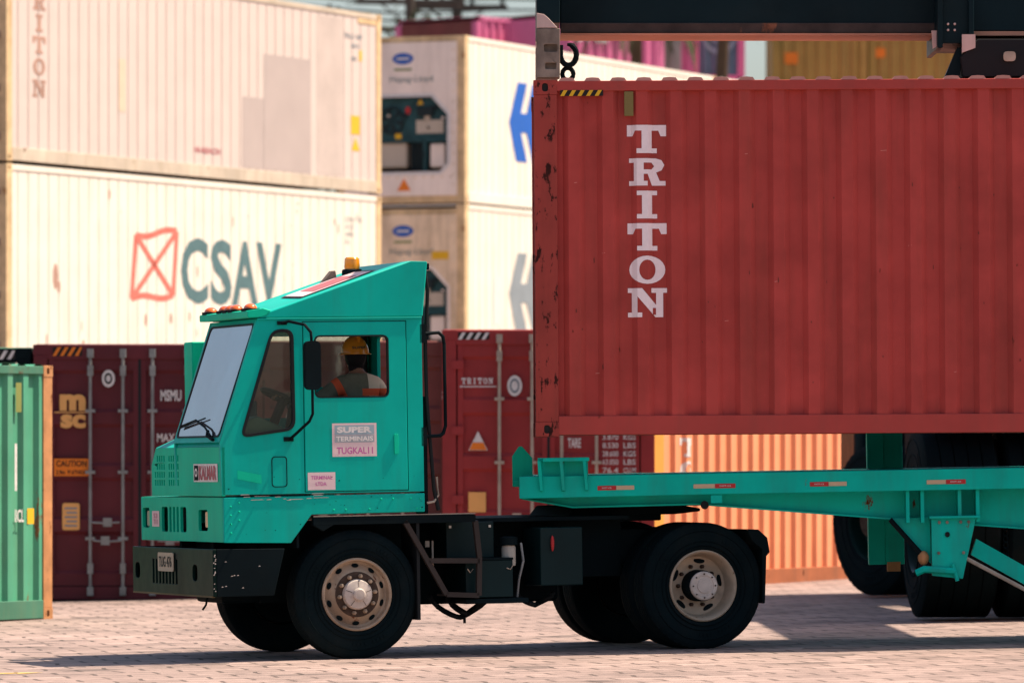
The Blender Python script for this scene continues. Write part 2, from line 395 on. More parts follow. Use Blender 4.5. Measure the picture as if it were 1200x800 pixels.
n4 = n.new('ShaderNodeTexNoise'); n4.inputs['Scale'].default_value = .55; n4.inputs['Detail'].default_value = 5; n4.inputs['Roughness'].default_value = .6; L.new(tc.outputs['Object'], n4.inputs[0])
r4 = n.new('ShaderNodeMapRange'); r4.inputs['From Min'].default_value = .60; r4.inputs['From Max'].default_value = .70; r4.inputs['To Min'].default_value = 1.0; r4.inputs['To Max'].default_value = .72; L.new(n4.outputs[0], r4.inputs[0])
m4 = n.new('ShaderNodeMath'); m4.operation = 'MULTIPLY'; L.new(r3a.outputs[0], m4.inputs[0]); L.new(r4.outputs[0], m4.inputs[1]); r3a = m4
r3 = n.new('ShaderNodeMath'); r3.operation = 'MULTIPLY'; L.new(rv_.outputs[0], r3.inputs[0]); L.new(r3a.outputs[0], r3.inputs[1])
mu2 = n.new('ShaderNodeMath'); mu2.operation = 'MULTIPLY'; L.new(mu.outputs[0], mu2.inputs[0]); L.new(r3.outputs[0], mu2.inputs[1])
L.new(mu2.outputs[0], mx.inputs['Scale'])
L.new(mx.outputs[0], b.inputs['Base Color']); b.inputs['Roughness'].default_value = .85
ad = n.new('ShaderNodeMath'); ad.operation = 'SUBTRACT'; L.new(r2.outputs[0], ad.inputs[0]); L.new(br.outputs['Fac'], ad.inputs[1])
bp = n.new('ShaderNodeBump'); bp.inputs['Strength'].default_value = .7; bp.inputs['Distance'].default_value = .012; L.new(ad.outputs[0], bp.inputs['Height']); L.new(bp.outputs[0], b.inputs['Normal'])
g = MB(); xs = [-500, -9, 9, 500]
g.add([(x, y, gz(x)) for y in (-60, 1200) for x in xs], [(i, i+1, i+5, i+4) for i in range(3)])
go = g.build('ground', gm); go['kind'] = 'structure'
ym = M('worn_yellow_paint', (.55, .36, .12), .8, var=.3, vscale=8, dirt=.7, dirtcol=(.40,.29,.24), streak=False)
ln = MB()
for i, (a, b2) in enumerate([(-5.0, -4.35), (-4.3, -3.85), (-3.8, -3.72)]):
    ln.add([(a, 44.55-.1*(a+4), gz(a)+.004), (b2, 44.6-.1*(b2+4), gz(b2)+.004), (b2+.1, 44.82-.1*(b2+4), gz(b2)+.004), (a, 44.85-.1*(a+4), gz(a)+.004)], [(0, 1, 2, 3)])
lo = ln.build('yellow_ground_marking', ym); lo['kind'] = 'structure'

# ------------------------------------------------------------------ shipping containers
PITCH = .278
def corr(x):
    """outer face flat at y=0, recess at y=.036"""
    t = (x % PITCH)/PITCH
    if t < .32: return 0
    if t < .48: return .045*(t-.32)/.16
    if t < .84: return .045
    return .045*(1-(t-.84)/.16)
CUTS = [PITCH*(k+f) for k in range(60) for f in (0, .32, .48, .84)]
def corr_sheet(x0, x1, z0, z1, y, sgn):
    mb = MB(); xs = [x0]+[c for c in CUTS if x0 < c < x1]+[x1]
    vs = [(x, y+sgn*corr(x), z) for z in (z0, z1) for x in xs]; k = len(xs)
    mb.add(vs, [(i, i+1, i+1+k, i+k) for i in range(k-1)]); return mb
def rib_sheet(x0, x1, z0, z1, y, sgn, pitch=.30):
    mb = MB(); xs = [(x0, 0)]; x = x0+pitch*.6
    while x < x1-.05:
        xs += [(x-.014, 0), (x-.006, .012), (x+.006, .012), (x+.014, 0)]; x += pitch
    xs.append((x1, 0)); k = len(xs)
    mb.add([(a, y+sgn*d, z) for z in (z0, z1) for a, d in xs], [(i, i+1, i+1+k, i+k) for i in range(k-1)]); return mb
def container(name, label, loc, dx, dy, Lc, Hc, body, frame, rail=None, side='corr', end0='wall', z=0, group=None, W=2.438, post=.17,
              botrail=.16, cast=None, doors=None, rod=GAL, cat='container', doorm=None, simple=False, roofm=None):
    rail = rail or frame; cast = cast or frame
    ang = math.atan2(dy, dx)
    r = root(name, (loc[0], loc[1], z), ang); tag(r, label, cat, group)
    b0, t0 = botrail, Hc-.09
    for (px, py) in ((0, 0), (Lc-post, 0), (0, W-.16), (Lc-post, W-.16)):
        MB().box(px, px+post, py, py+.16, .118, Hc-.118).build('corner_post', frame, r, .006)
        if not simple:
            for zz in (0, Hc-.118):
                q = MB().plate(rect(px-.003, px+post+.003, zz, zz+.118), [rpoly(rect(px+post*.36, px+post*.62, zz+.025, zz+.093), .03, 3)], 'y', py-.004, py+.166)
                q.box(px, px+post, py+.03, py+.13, zz+.01, zz+.108)
                qo = q.build('corner_casting', cast, r, .003); MB().box(px+.03, px+post-.03, py+.012, py+.028, zz+.02, zz+.098).build('casting_hole_shade', STB, qo)  # black block paints the darkness inside the casting hole
    for y in (0.0, W-.06):
        box('bottom_rail', rail, r, post, Lc-post, y, y+.06, 0.012, b0)
        box('top_rail', rail, r, post, Lc-post, y, y+.06, t0, Hc-.008)
    f = corr_sheet if side == 'corr' else rib_sheet
    f(post, Lc-post, b0, t0, .014, 1).build('side_wall', body, r, smooth=15)
    f(post, Lc-post, b0, t0, W-.014, -1).build('side_wall', body, r, smooth=15)
    rf = MB(); xs = [0]; x = .18
    while x < Lc-.3: xs += [x, x+.04, x+.14, x+.18]; x += .209*1.4
    xs.append(Lc); k = len(xs)
    zz = [Hc-.012]+[Hc-.012+d for _ in range((k-2)//4) for d in (0, .022, .022, 0)]+[Hc-.012]
    if side == 'corr': rf.add([(xs[i], y, zz[i]) for y in (.02, W-.02) for i in range(k)], [(i, i+1, i+1+k, i+k) for i in range(k-1)])
    else: rf.box(.01, Lc-.01, .01, W-.01, Hc-.03, Hc-.006)
    rf.build('roof', roofm or body, r, smooth=15)
    MB().box(.02, Lc-.02, .07, W-.07, .10, .15).build('floor', BLK, r)
    box('end_wall', body, r, Lc-.06, Lc-.03, .16, W-.16, .15, Hc-.1)
    if end0 == 'wall': box('end_wall', body, r, .03, .06, .16, W-.16, .15, Hc-.1)
    if end0 == 'door': door_end(r, W, Hc, doorm or body, frame, rod)
    return r
def EM(W, base=.0):
    """map (distance from the left seen from outside, height, outwards) on the x=0 end"""
    return lambda h, z, o=0: (-(base+o), W-h, z)
def door_end(r, W, Hc, dm, frame, rod, rods=(.655, 1.03, 1.37, 1.77)):
    e = EM(W)
    hd = MB().box(-.004, .1, .16, W-.16, Hc-.168, Hc-.004).build('door_header', frame, r, .005)
    MB().box(-.004, .1, .16, W-.16, .004, .15).build('door_sill', frame, r, .005)
    bands = [.15, .34, .38, .86, .90, 1.02, 1.06, 1.54, 1.58, 1.70, 1.74, 2.22, 2.26, 2.38, 2.42]
    hh = Hc-.16
    prof = [(.16, 0)]; zc = .30; k = 0
    gap = (hh-.3)/4
    while zc+gap*.86 < hh+.02:
        prof += [(zc, 0), (zc+.04, .035), (zc+gap*.72, .035), (zc+gap*.72+.04, 0)]; zc += gap
    prof.append((hh, 0))
    for (h0, h1, rs) in ((.175, W/2-.012, rods[:2]), (W/2+.012, W-.175, rods[2:])):
        mb = MB(); m = len(prof)
        A, B = W-h1, W-h0
        mb.add([(.02+d, y, z) for y in (A+.06, B-.06) for z, d in prof], [(i, i+1, i+1+m, i+m) for i in range(m-1)])
        mb.box(.012, .06, A, A+.062, .16, hh); mb.box(.012, .06, B-.062, B, .16, hh)
        d = mb.build('door', dm, r, smooth=15)
        for h in rs:
            t = MB().tube([e(h, .12, .045), e(h, Hc-.06, .045)], .019, 8)
            for zz in (.10, Hc-.10): t.box(-.075, .012, W-h-.035, W-h+.035, zz-.05, zz+.05)
            for zz in (Hc*.24, Hc*.50, Hc*.74): t.box(-.068, .03, W-h-.055, W-h+.055, zz-.018, zz+.018)
            for zz in (.36, Hc-.30): t.box(-.066, .02, W-h-.032, W-h+.032, zz-.06, zz+.06)
            t.build('locking_rod', rod, d)
        hb = MB()
        zc = (.35, Hc*.36, Hc*.62, Hc-.4)
        for zz in zc:
            yy = B if h0 < 1 else A
            hb.box(-.02, .02, yy-.07, yy+.07, zz-.05, zz+.05)
        hb.build_each('door_hinge', dm, d)
    for h, z, s in ((rods[0], .89, 1), (rods[1], .68, -1), (rods[2], .89, 1), (rods[3], .68, -1)):
        MB().tube([e(h, z, .07), e(h+s*.16, z-.01, .08), e(h+s*.34, z, .075)], .012, 6).box(-.09, -.05, W-h-s*.2-.05, W-h-s*.2+.05, z-.05, z+.05).build('door_handle', rod, r)
    MB().box(.004, .05, W/2-.014, W/2+.014, .16, hh).build('door_gasket', GASK, r)
    return e

GB = 'containers standing door end to the yard behind the truck'
# --- burgundy doors, left
c1 = container('shipping_container', 'dark burgundy container with gold logo and orange caution sticker on its left door', (-5.50+2.438, 66.7), 0, 1, 6.06, 2.93, BUR, BUR, end0='door', z=gz(-4.2), rod=GAL, group=GB)
e1 = EM(2.438)
P = lambda o: (lambda h, z: e1(h, z, o))
stripes('s', lambda h, z, o: e1(h, z, o+.006), .22, .56, 2.80, 2.90, ORA, STB, c1); stripes('s', lambda h, z, o: e1(h, z, o+.006), 1.85, 2.22, 2.80, 2.90, ORA, STB, c1)
t = MB(); disc(t, .86, 2.54, .075, .10, P(-.006)); o = t.build('round_sticker', WHT, c1); t = MB(); disc(t, .86, 2.54, .045, .065, P(-.003), inner=.6); t.build('sticker_mark', BLK, o)
t = MB(); text(t, 'm', .30, .60, 2.17, 2.36, P(.0), .06); flat(t, rect(.24, .66, 2.145, 2.158), P(.0)); text(t, 'sc', .31, .60, 1.97, 2.13, P(.0), .05); t.build('painted_logo', GOLD, c1)
t = MB(); flat(t, rect(.235, .635, 1.42, 1.62), P(-.004)); o = t.build('caution_sticker', ORA, c1)
t = MB(); text(t, 'CAUTION', .26, .61, 1.53, 1.60, P(-.001)); text(t, "2.9m  9'-6\"HIGH", .26, .61, 1.44, 1.49, P(-.001)); t.build('sticker_text', STB, o)
t = MB(); flat(t, rpoly(rect(.33, .53, .80, 1.11), .03, 3), P(-.004)); o = t.build('data_plate', GOLD, c1)
t = MB(); [flat(t, rect(.36+.02*(i % 2), .50, 1.04-i*.05, 1.06-i*.05), P(-.001)) for i in range(5)]; t.build('plate_text', GRM, o)
t = MB(); text(t, 'MSMU', 1.46, 1.70, 2.28, 2.41, P(0), .03); text(t, 'MAX.WT', 1.42, 1.80, 1.81, 1.91, P(0), .02); text(t, '30480 KG', 1.42, 1.80, 1.62, 1.71, P(0), .02); text(t, 'TARE', 1.42, 1.62, 1.43, 1.52, P(0), .02)
t.build('painted_lettering', WHT, c1)
# --- middle doors, seen through the cab windows and behind the cab
c2 = container('shipping_container', 'brown-red container between two darker ones, glimpsed through the cab windows', (-3.06+.03+2.438, 66.9), 0, 1, 6.06, 2.93, BUR3, BUR3, end0='door', z=gz(-1.8), rod=GALW, group=GB)
t = MB(); disc(t, .52, 2.02, .10, .13, P(-.006)); t.build('round_sticker', WHT, c2)
t = MB(); text(t, 'TRITON', .50, .84, 1.36, 1.44, P(0)); text(t, 'S', 2.22, 2.30, 2.25, 2.38, P(.01), .05); t.build('painted_lettering', WHT, c2)
# --- brick red doors, right
c3 = container('shipping_container', 'brick red container with warning triangle on its doors, behind the trailer nose', (-.80+2.438, 66.6), 0, 1, 6.06, 3.04, BUR2, BUR2, end0='door', z=gz(.4)-.02, rod=GALW, group=GB)
stripes('s', lambda h, z, o: e1(h, z, o+.006), .18, .54, 2.93, 3.01, WHT, STB, c3, 4)
t = MB()
for i, ch in enumerate('TRITON'): slab(t, ch, .22+i*.062, .272+i*.062, 2.42, 2.49, P(0))
flat(t, rect(.20, .62, 2.385, 2.397), P(0)); o = t.build('painted_lettering', WHT, c3)
t = MB(); disc(t, .83, 2.40, .085, .12, P(-.006)); o = t.build('round_sticker', WHT, c3); t = MB(); disc(t, .83, 2.40, .055, .085, P(-.003), inner=.65); t.build('sticker_mark', GRM, o)
t = MB(); flat(t, [(.30, 1.66), (.52, 1.66), (.41, 1.88)], P(-.006)); o = t.build('warning_triangle', WHT, c3); t = MB(); flat(t, [(.31, 1.665), (.51, 1.665), (.47, 1.75), (.35, 1.75)], P(-.003)); t.build('triangle_fill', ORA, o)
t = MB(); flat(t, rect(.30, .50, .95, 1.18), P(-.004)); t.build('data_plate', GOLD, c3)
t = MB(); text(t, 'MAX.GROSS', 1.44, 1.74, 1.85, 1.96, P(0), .02); text(t, 'TARE', 1.44, 1.59, 1.69, 1.80, P(0), .03)
for i, (a, b_) in enumerate([('32.500', 'KGS'), ('71.650', 'LBS'), ('3.870', 'KGS'), ('8.530', 'LBS'), ('28.600', 'KGS'), ('63.050', 'LBS'), ('76.4', 'CU.M')]):
    zz = 1.97-i*.095; text(t, a, 1.84, 2.02, zz, zz+.062, P(0), .01); text(t, b_, 2.08, 2.22, zz, zz+.062, P(0), .01)
t.build('weight_lettering', WHT, c3)
# --- green doored container at far left, behind the pale green one
c0 = container('shipping_container', 'dark green container with white hazard stripes, mostly hidden behind the pale green one', (-5.52-.02, 66.8), 0, 1, 6.06, 2.93, GRND, BLK, end0='door', z=gz(-6.5), group=GB)
stripes('s', lambda h, z, o: e1(h, z, o+.006), 1.7, 2.26, 2.80, 2.90, WHT, STB, c0, 6)

# --- orange container, side to the sun
c4 = container('shipping_container', 'bright orange corrugated container seen below the trailer deck', (1.63, 66.9), .5, .866, 12.19, 2.93, ORG, ORGY, rail=M('rusty_orange_rail', (.38, .12, .05), .6, var=.25, dirt=.5, rust=.3), z=gz(3)-.02, post=.26, botrail=.2, cast=ORG)
def SM(off=.0): return lambda h, z: (h, .014+corr(h)-off, z)
t = MB()
for i, ch in enumerate('TRITON'): slab(t, ch, .74, 1.02, 2.35-i*.27, 2.57-i*.27, SM(.005), CUTS)
t.build('painted_lettering', WHT, c4)

# --- pale green container far left in front
d5, y5 = .5, .866
c5 = container('shipping_container', 'pale green weathered container with a rusty corner post, at the left edge', (-4.72-d5*6.06, 59.6-y5*6.06), d5, y5, 6.06, 2.60, GRN, RUSTO, rail=GRND, z=gz(-5)-.0, post=.16, botrail=.20, cast=RUSTO)
t = MB(); flat(t, rect(5.42, 5.52, 2.12, 2.42), lambda h, z: (h, .010, z)); t.build('door_vent', GRMV, c5)
t = MB(); flat(t, rect(5.62, 5.74, .98, 1.14), lambda h, z: (h, .008, z)); t.build('yellow_sticker', YEL, c5)
t = MB(); flat(t, rect(5.40, 5.44, 1.32, 1.8), lambda h, z: (h, .010, z)); text(t, 'IICL', 5.40, 5.56, 1.0, 1.13, lambda h, z: (h, .008, z)); t.build('painted_lettering', WHT, c5)

# --- left reefer stack, two tiers in view on a plain one
ldx, ldy = .42, .9075
GL = 'white refrigerated containers stacked behind the truck'
lz = -.13
s0 = container('shipping_container', 'brown-red container carrying the two white ones at left', (-7.24, 83.1), ldx, ldy, 12.19, 2.93, BUR3, BUR3, z=lz, simple=True)
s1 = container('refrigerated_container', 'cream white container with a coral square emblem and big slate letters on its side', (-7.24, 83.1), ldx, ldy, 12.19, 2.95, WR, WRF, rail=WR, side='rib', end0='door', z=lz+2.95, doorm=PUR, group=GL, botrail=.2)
s2 = container('refrigerated_container', 'pinkish white container with grey repair panels, top of the left stack', (-7.24, 83.1), ldx, ldy, 12.19, 2.90, PKR, WRF, rail=M('shaded_grimy_rail', (.55, .46, .36), .6, var=.2, dirt=.6, dirtcol=(.32,.25,.15), rust=.2), side='rib', end0='door', z=lz+5.94, doorm=PUR, group=GL, botrail=.2)  # rail colour holds painted shade together with grime and rust stain
S = lambda o: (lambda h, z: (h, .014-o, z))
zc = .17
t = MB()
q0 = [(3.76, .93+zc), (5.07, 1.01+zc), (5.19, 1.98+zc), (3.90, 1.88+zc)]
def stroke(mb, a, b_, wd, f):
    a, b_ = Vector(a), Vector(b_); d = (b_-a); nn = Vector((-d.y, d.x)).normalized()*wd
    flat(mb, [tuple(a-nn), tuple(b_-nn), tuple(b_+nn), tuple(a+nn)], f)
pw = lambda a, b_, bow: [(a[0]+(b_[0]-a[0])*k/8, a[1]+(b_[1]-a[1])*k/8+bow*math.sin(2*PI*k/8)) for k in range(9)]
for seq in (pw(q0[0], q0[1], .035), pw(q0[3], q0[2], -.035)):
    for k in range(8): stroke(t, seq[k], seq[k+1], .045, S(.004))
for a, b_ in ((0, 3), (1, 2)): stroke(t, q0[a], q0[b_], .06, S(.005))
for a, b_ in ((0, 2), (1, 3)): stroke(t, q0[a], q0[b_], .05, S(.006))
t.build('coral_emblem', CORAL, s1)
t = MB()
for ch, a, b_ in (('C', 5.32, 6.20), ('S', 6.28, 6.98), ('A', 6.98, 7.86), ('V', 7.80, 8.66)): text(t, ch, a, b_, .90+zc, 1.90+zc, S(.005), .028)
t.build('slate_lettering', SLATE, s1)
t = MB()
for i in range(4): text(t, ('CSVU 750', '4120', '45R1', 'KG')[i], 10.9, (11.5, 11.2, 11.2, 11.05)[i], 2.50-i*.12, 2.58-i*.12, S(.005), .0)
t.build('small_lettering', GRM, s1)
t = MB()
for (x, z, a, b_) in ((1.45, 1.2, .08, .2), (1.55, 1.05, .05, .1), (4.2, .62, .04, .1), (5.0, .66, .04, .09), (5.6, .7, .03, .09)): disc(t, x, z+zc, a, b_, S(.004), 7)
t.build('rust_scar', TAN, s1)
z2 = .16
t = MB(); flat(t, rect(8.06, 9.68, .22, 2.02), S(.004)); flat(t, rect(7.34, 8.05, .22, 1.32), S(.004)); t.build('repair_panel', PKG, s2)
t = MB(); flat(t, rect(9.9, 10.8, .22, 2.75), S(.003)); t.build('door_side_panel', M('faint_panel', (.52, .43, .38)), s2)
t = MB()
for i, ch in enumerate('TRITON'): slab(t, ch, .78, 1.16, 2.53-i*.315, 2.78-i*.315, S(.005))
t.build('painted_lettering', TAN, s2)
t = MB(); flat(t, rect(11.1, 11.42, .86+z2-.1, 1.16+z2-.1), S(.005)); flat(t, [(11.12, .50+z2), (11.42, .50+z2), (11.27, .72+z2)], S(.005)); flat(t, rect(11.40, 11.5, 1.95+z2, 2.12+z2), S(.005)); t.build('yellow_label', YEL, s2)
t = MB(); flat(t, rect(3.36, 3.57, .72+z2, 1.5+z2), S(.005)); t.build('tan_strip', M('tan_strip', (.66, .52, .38)), s2)
t = MB(); text(t, 'HI-REACH', 5.74, 6.6, .22+z2, .31+z2, S(.005), .03); t.build('red_lettering', REDW, s2)
t = MB(); text(t, 'TRLU 189', 10.85, 11.5, 2.45, 2.53, S(.005)); text(t, '204 5', 11.1, 11.4, 2.30, 2.38, S(.005)); text(t, '45R1', 11.1, 11.3, 2.1, 2.17, S(.005)); t.build('small_lettering', GRM, s2)
box('rust_mark', WRF, s2, 11.35, 12.0, .003, .012, 2.72, 2.80, 0)

random.seed(21)
t = MB()
for i in range(22):
    x = random.uniform(.4, 11.8); z = random.choice((random.uniform(.22, .5), random.uniform(2.3, 2.8), random.uniform(.3, 2.7))); disc(t, x, z, random.uniform(.01, .035), random.uniform(.02, .10), S(.0045), 7)
t.build('rust_spot', TAN, s1)
# --- right reefer stack with machinery ends
hdx, hdy = .39, .9208
GR_ = 'refrigerated containers with machinery ends in the stack behind the cab'
hz0 = 0.0
container('shipping_container', 'plain grey container carrying the two machinery-ended ones', (-.815, 100.7), hdx, hdy, 12.19, 2.93, GRE, GRE, z=hz0, simple=True)
def reefer_end(r, endm, mark_txt, yell=False):
    W = 2.438; e = EM(W)
    F = lambda o: (lambda d, z: e(W-d, z, o))      # d = distance leftwards from the near corner
    hole = [(.30, .68), (.46, .52), (1.98, .52), (2.14, .68), (2.14, 1.60), (1.82, 1.88), (.62, 1.88), (.30, 1.55)]
    MB().box(-.006, .1, .16, W-.16, 2.80, 2.90).build('end_header', WRF, r, .004); MB().box(-.006, .1, .16, W-.16, .004, .13).build('end_sill', WRF, r, .004)
    MB().plate([(.15, .13), (W-.15, .13), (W-.15, 2.80), (.15, 2.80)], [hole], 'x', -.02, .02).build('end_panel', endm, r, .004)
    fr = MB()
    for i in range(8): stroke(fr, hole[i], hole[(i+1) % 8], .03, lambda a, z: (-.026, a, z))
    fr.build('panel_frame', GRE if endm is GREO else WHT, r)
    box('machinery_bay', MACB, r, .35, .40, .2, W-.2, .4, 2.0, 0)
    mc = box('upper_machinery', MACH, r, .08, .34, .34, 2.10, 1.12, 1.84)
    # fan
    fn = MB().lathe([(.24, 0), (.24, -.03), (.21, -.035), (.21, 0)], (.08, 1.42, 1.45), 'x', 24)
    for k in range(6):
        a = k*PI/3; fn.add([(.05, 1.42, 1.45), (.06, 1.42+.2*math.cos(a), 1.45+.2*math.sin(a)), (.05, 1.42+.2*math.cos(a+.5), 1.45+.2*math.sin(a+.5))], [(0, 1, 2)])
    fn.build('condenser_fan', MACB, mc)
    t = MB(); flat(t, rect(.44, .96, 1.22, 1.45), F(-.075)); t.build('white_cover', BEI, mc)
    t = MB(); disc(t, 1.12, 1.62, .05, .07, F(-.072)); t.build('red_knob', REDP, mc)
    t = MB(); flat(t, [(.82, 1.72), (.94, 1.72), (.88, 1.82)], F(-.072)); flat(t, rect(1.24, 1.36, .99+.14, 1.22), F(-.07)); t.build('label', YEL, mc)
    random.seed(len(mark_txt)+int(yell))
    for k in range(9):
        y_ = random.uniform(.4, 2.0); z_ = random.uniform(1.16, 1.74); w_ = random.uniform(.04, .13)
        box('service_cover', (MACB, MACH, BEI, GRE)[k % 4], mc, .05, .08, y_, y_+w_, z_, z_+w_*.7, 0)
    box('bay_divider', MACH, r, .05, .34, .76, .82, .52, 1.12, 0); box('bay_divider', MACH, r, .05, .34, .30, 2.12, 1.07, 1.12, 0)
    box('control_box', MACB, r, .02, .08, .62, .92, 1.52, 1.68)
    box('compressor_tank', BEI, r, .1, .34, 1.15, 1.95, .62, 1.08, .05); box('power_case', GRE, r, .1, .34, .42, .72, .62, 1.05, .04)
    pp = MB()
    for k in range(4): pp.tube([(.08, .78+.08*k, .6), (.06, .80+.07*k, .85+.05*(k % 2)), (.09, .76+.09*k, 1.12)], .022, 6)
    pp.build('hose_bundle', MACB, r)
    t = MB(); disc(t, 1.17, 2.52, .20, .10, F(.024)); o = t.build('oval_badge', BLU, r); t = MB(); flat(t, rect(1.05, 1.29, 2.50, 2.54), F(.026)); t.build('badge_text', WHT, o)
    # the end is seen from outside, left is +y: text must run from larger d to smaller d
    t = MB(); text(t, mark_txt, W-1.42, W-.60, 2.08, 2.22, lambda h, z: e(h, z, .024), .0); t.build('painted_lettering', SLATE, r)
    t = MB(); flat(t, rect(1.0, 1.34, 2.31, 2.35), F(.024)); t.build('green_strip', M('olive_label', (.22, .25, .10)), r)
    rs = MB()
    for k in range(12):
        for zz in (2.80, .44): rs.box(-.026, -.018, .25+k*.17, .27+k*.17, zz, zz+.03)
    for k in range(14):
        for d in (.20, 2.22): rs.box(-.026, -.018, d, d+.02, .3+k*.18, .33+k*.18)
    rs.build('bolt_row', WRF, r)
h1 = container('refrigerated_container', 'sand-stained container with a faded grey mark, lower of the two behind the cab roof', (-.815, 100.7), hdx, hdy, 12.19, 2.98, WR, WRF, rail=WR, side='rib', end0='none', z=hz0+2.95, group=GR_, botrail=.2)
h2 = container('refrigerated_container', 'white container with a blue arrow mark and a clean grey machinery end', (-.815, 100.7), hdx, hdy, 12.19, 2.90, WR, WRF, rail=WR, side='rib', end0='none', z=hz0+5.95, group=GR_, botrail=.2)
reefer_end(h1, GREO, 'Hapag-Lloyd'); reefer_end(h2, GRE, 'Hapag-Lloyd')
def tri_end(r, m):
    t = MB(); e = EM(2.438); flat(t, [(2.438-1.28, .22), (2.438-1.02, .22), (2.438-1.15, .44)], lambda h, z: e(h, z, .024)); t.build('warning_triangle', m, r)
tri_end(h2, ORA)
t = MB(); flat(t, rect(2.438-.62, 2.438-.30, 2.02, 2.16), lambda h, z: EM(2.438)(h, z, .026)); t.build('yellow_label', YEL, h1)
MARK = [(1.98,1.5),(2.38,2.22),(2.80,2.22),(2.52,1.68),(2.78,1.68),(3.05,2.22),(3.5,2.22),(3.14,1.5),(3.5,.82),(3.05,.82),(2.78,1.34),(2.52,1.34),(2.80,.82),(2.30,.82)]
MB().plate(MARK, [], 'y', .006, .010).build('arrow_mark', BLU, h2)
MB().plate([(x, z-.02) for x, z in MARK], [], 'y', .006, .010).build('arrow_mark', GRM, h1)
t = MB(); flat(t, rect(1.3, 1.55, .9, 1.75), S(.004)); t.build('repaint_patch', WHT, h1)
h3 = container('refrigerated_container', 'far white container end to end behind the blue-marked one', (-.815+hdx*12.45, 100.7+hdy*12.45), hdx, hdy, 6.06, 2.90, WR, WRF, rail=WR, side='rib', z=hz0+5.95, simple=True)
container('refrigerated_container', 'far cream container under the far white one, behind the lifted container', (-.815+hdx*12.45, 100.7+hdy*12.45), hdx, hdy, 6.06, 5.9, WR, WRF, rail=WR, side='rib', z=hz0, simple=True)

# --- far stacks
def far_stack(label_fn, loc, dx, dy, Lc, tiers, body, frame, first=0, z=0, group=None, Hc=2.9):
    out = []
    for k in range(first, tiers):
        out.append(container('shipping_container', label_fn(k), loc, dx, dy, Lc, Hc, body, frame, z=z+k*(Hc+.0), simple=True, group=group))
    return out
GF = 'magenta containers in the far stack'
words = ['lowest', 'second', 'third', 'topmost', 'fifth']
far_stack(lambda k: f'magenta container, {words[k]} of the far stack left of the lifted container', (-.80, 133.2), .62, .785, 3.2, 4, MAG, MAG, group=GF)
for o_ in [q for q in bpy.data.objects if q.get('label', '').endswith('left of the lifted container')]:
    for q in o_.children:
        if q.name.startswith('end_wall'): q.data.materials[0] = BUR3  # brown-red paints the shade of these magenta end faces
st = far_stack(lambda k: f'magenta container, {words[k]} of the far stack above the white roofs', (1.30, 131.5), .80, .60, 2.75, 4, MAG, MAG, group=GF)
t = MB(); text(t, 'ONE', .1, 1.1, 2.2, 2.75, S(.004), .03); t.build('painted_lettering', WHT, st[-1])
far_stack(lambda k: f'grey-green container, {words[k]} of its far stack, between magenta ones', (3.42, 136), .985, .17, .55, 5, MAGG, MAGG, Hc=2.6)
far_stack(lambda k: f'narrow magenta container end, {words[k]} beside the ring-marked blue one', (3.85, 136.2), .985, .17, .42, 5, MAG, MAG, Hc=2.6)
sb = far_stack(lambda k: f'slate blue container, {words[k]} of the far stack with ring marks', (4.28, 138), .99, .14, 1.28, 5, SLB, MAG, Hc=2.6)
t = MB(); disc(t, .66, 1.2, .46, .55, S(.01), inner=.78); disc(t, .60, 1.2, .22, .28, S(.01), inner=.6); t.build('ring_mark', SLR, sb[4])
t = MB(); disc(t, .66, .9, .46, .55, S(.01), inner=.78); t.build('ring_mark', SLR, sb[3])
ol = far_stack(lambda k: f'olive ochre container, {words[k]} of its far stack', (6.28, 140), 1, .02, 2.3, 5, OLV, OLV, Hc=2.6, group='olive containers in the far stack')
ol2 = far_stack(lambda k: f'olive ochre container, {words[k]} of the right-hand far stack', (8.62, 140.2), 1, .02, 2.4, 5, OLV, OLV, Hc=2.6, group='olive containers in the far stack')
t = MB(); flat(t, rect(.3, .62, .55, .83), S(.01)); t.build('orange_label', ORA, ol[4])
t = MB(); flat(t, rect(.12, .40, .72, .95), S(.01)); t.build('orange_label', ORA, ol2[4])

# ------------------------------------------------------------------ lifted red container
LX, LY, LZ = .194, 47.2, 1.785
lc = container('shipping_container', 'large red corrugated container with white slab lettering, hanging above the trailer', (LX, LY), 1, .004, 12.19, 2.896, CRED, CREDF, rail=CREDR, post=.187, botrail=.165, z=LZ, cast=CREDF)
lc.rotation_euler = (0, R(-.35), math.atan2(.004, 1))
for c in lc.children:
    if c.name.startswith('roof'): bpy.data.objects.remove(c)
rf = MB(); xs = []; x = .2
pr = [(0.02, -.012)]
while x < 12.0: pr += [(x, -.012), (x+.02, .016), (x+.07, .020), (x+.12, .016), (x+.14, -.012)]; x += .209
pr.append((12.17, -.012)); k = len(pr)
rf.add([(a, y, 2.896+d) for y in (.004, 2.43) for a, d in pr], [(i, i+1, i+1+k, i+k) for i in range(k-1)]+[])
rf.add([(a, .004, 2.88) for a, d in pr]+[(a, .004, 2.896+d) for a, d in pr], [(i, i+1, i+1+k, i+k) for i in range(k-1)])
rf.build('roof', M('sunlit_red_roof', (.52, .24, .20), .6, dirt=.3), lc, smooth=40)  # sunlight on the roof ribs painted in as a paler, pinkish red
t = MB()
for ch, v0, v1 in (('T', 147, 180), ('R', 186, 218), ('I', 224, 256.5), ('T', 262, 294), ('O', 300, 333), ('N', 338, 372)):
    slab(t, ch, .757, 1.076, (511-v1)/144, (511-v0)/144, SM(.004), CUTS)
t.build('white_slab_lettering', WHTR, lc)
t = MB(); flat(t, rect(.96, .985, .985, 1.04), SM(.006)); t.build('paint_chip', CRED, lc)
stripes('s', lambda h, z, o: (h, -.002-o, z), .215, .565, 2.765, 2.812, YEL, STB, lc, 5)
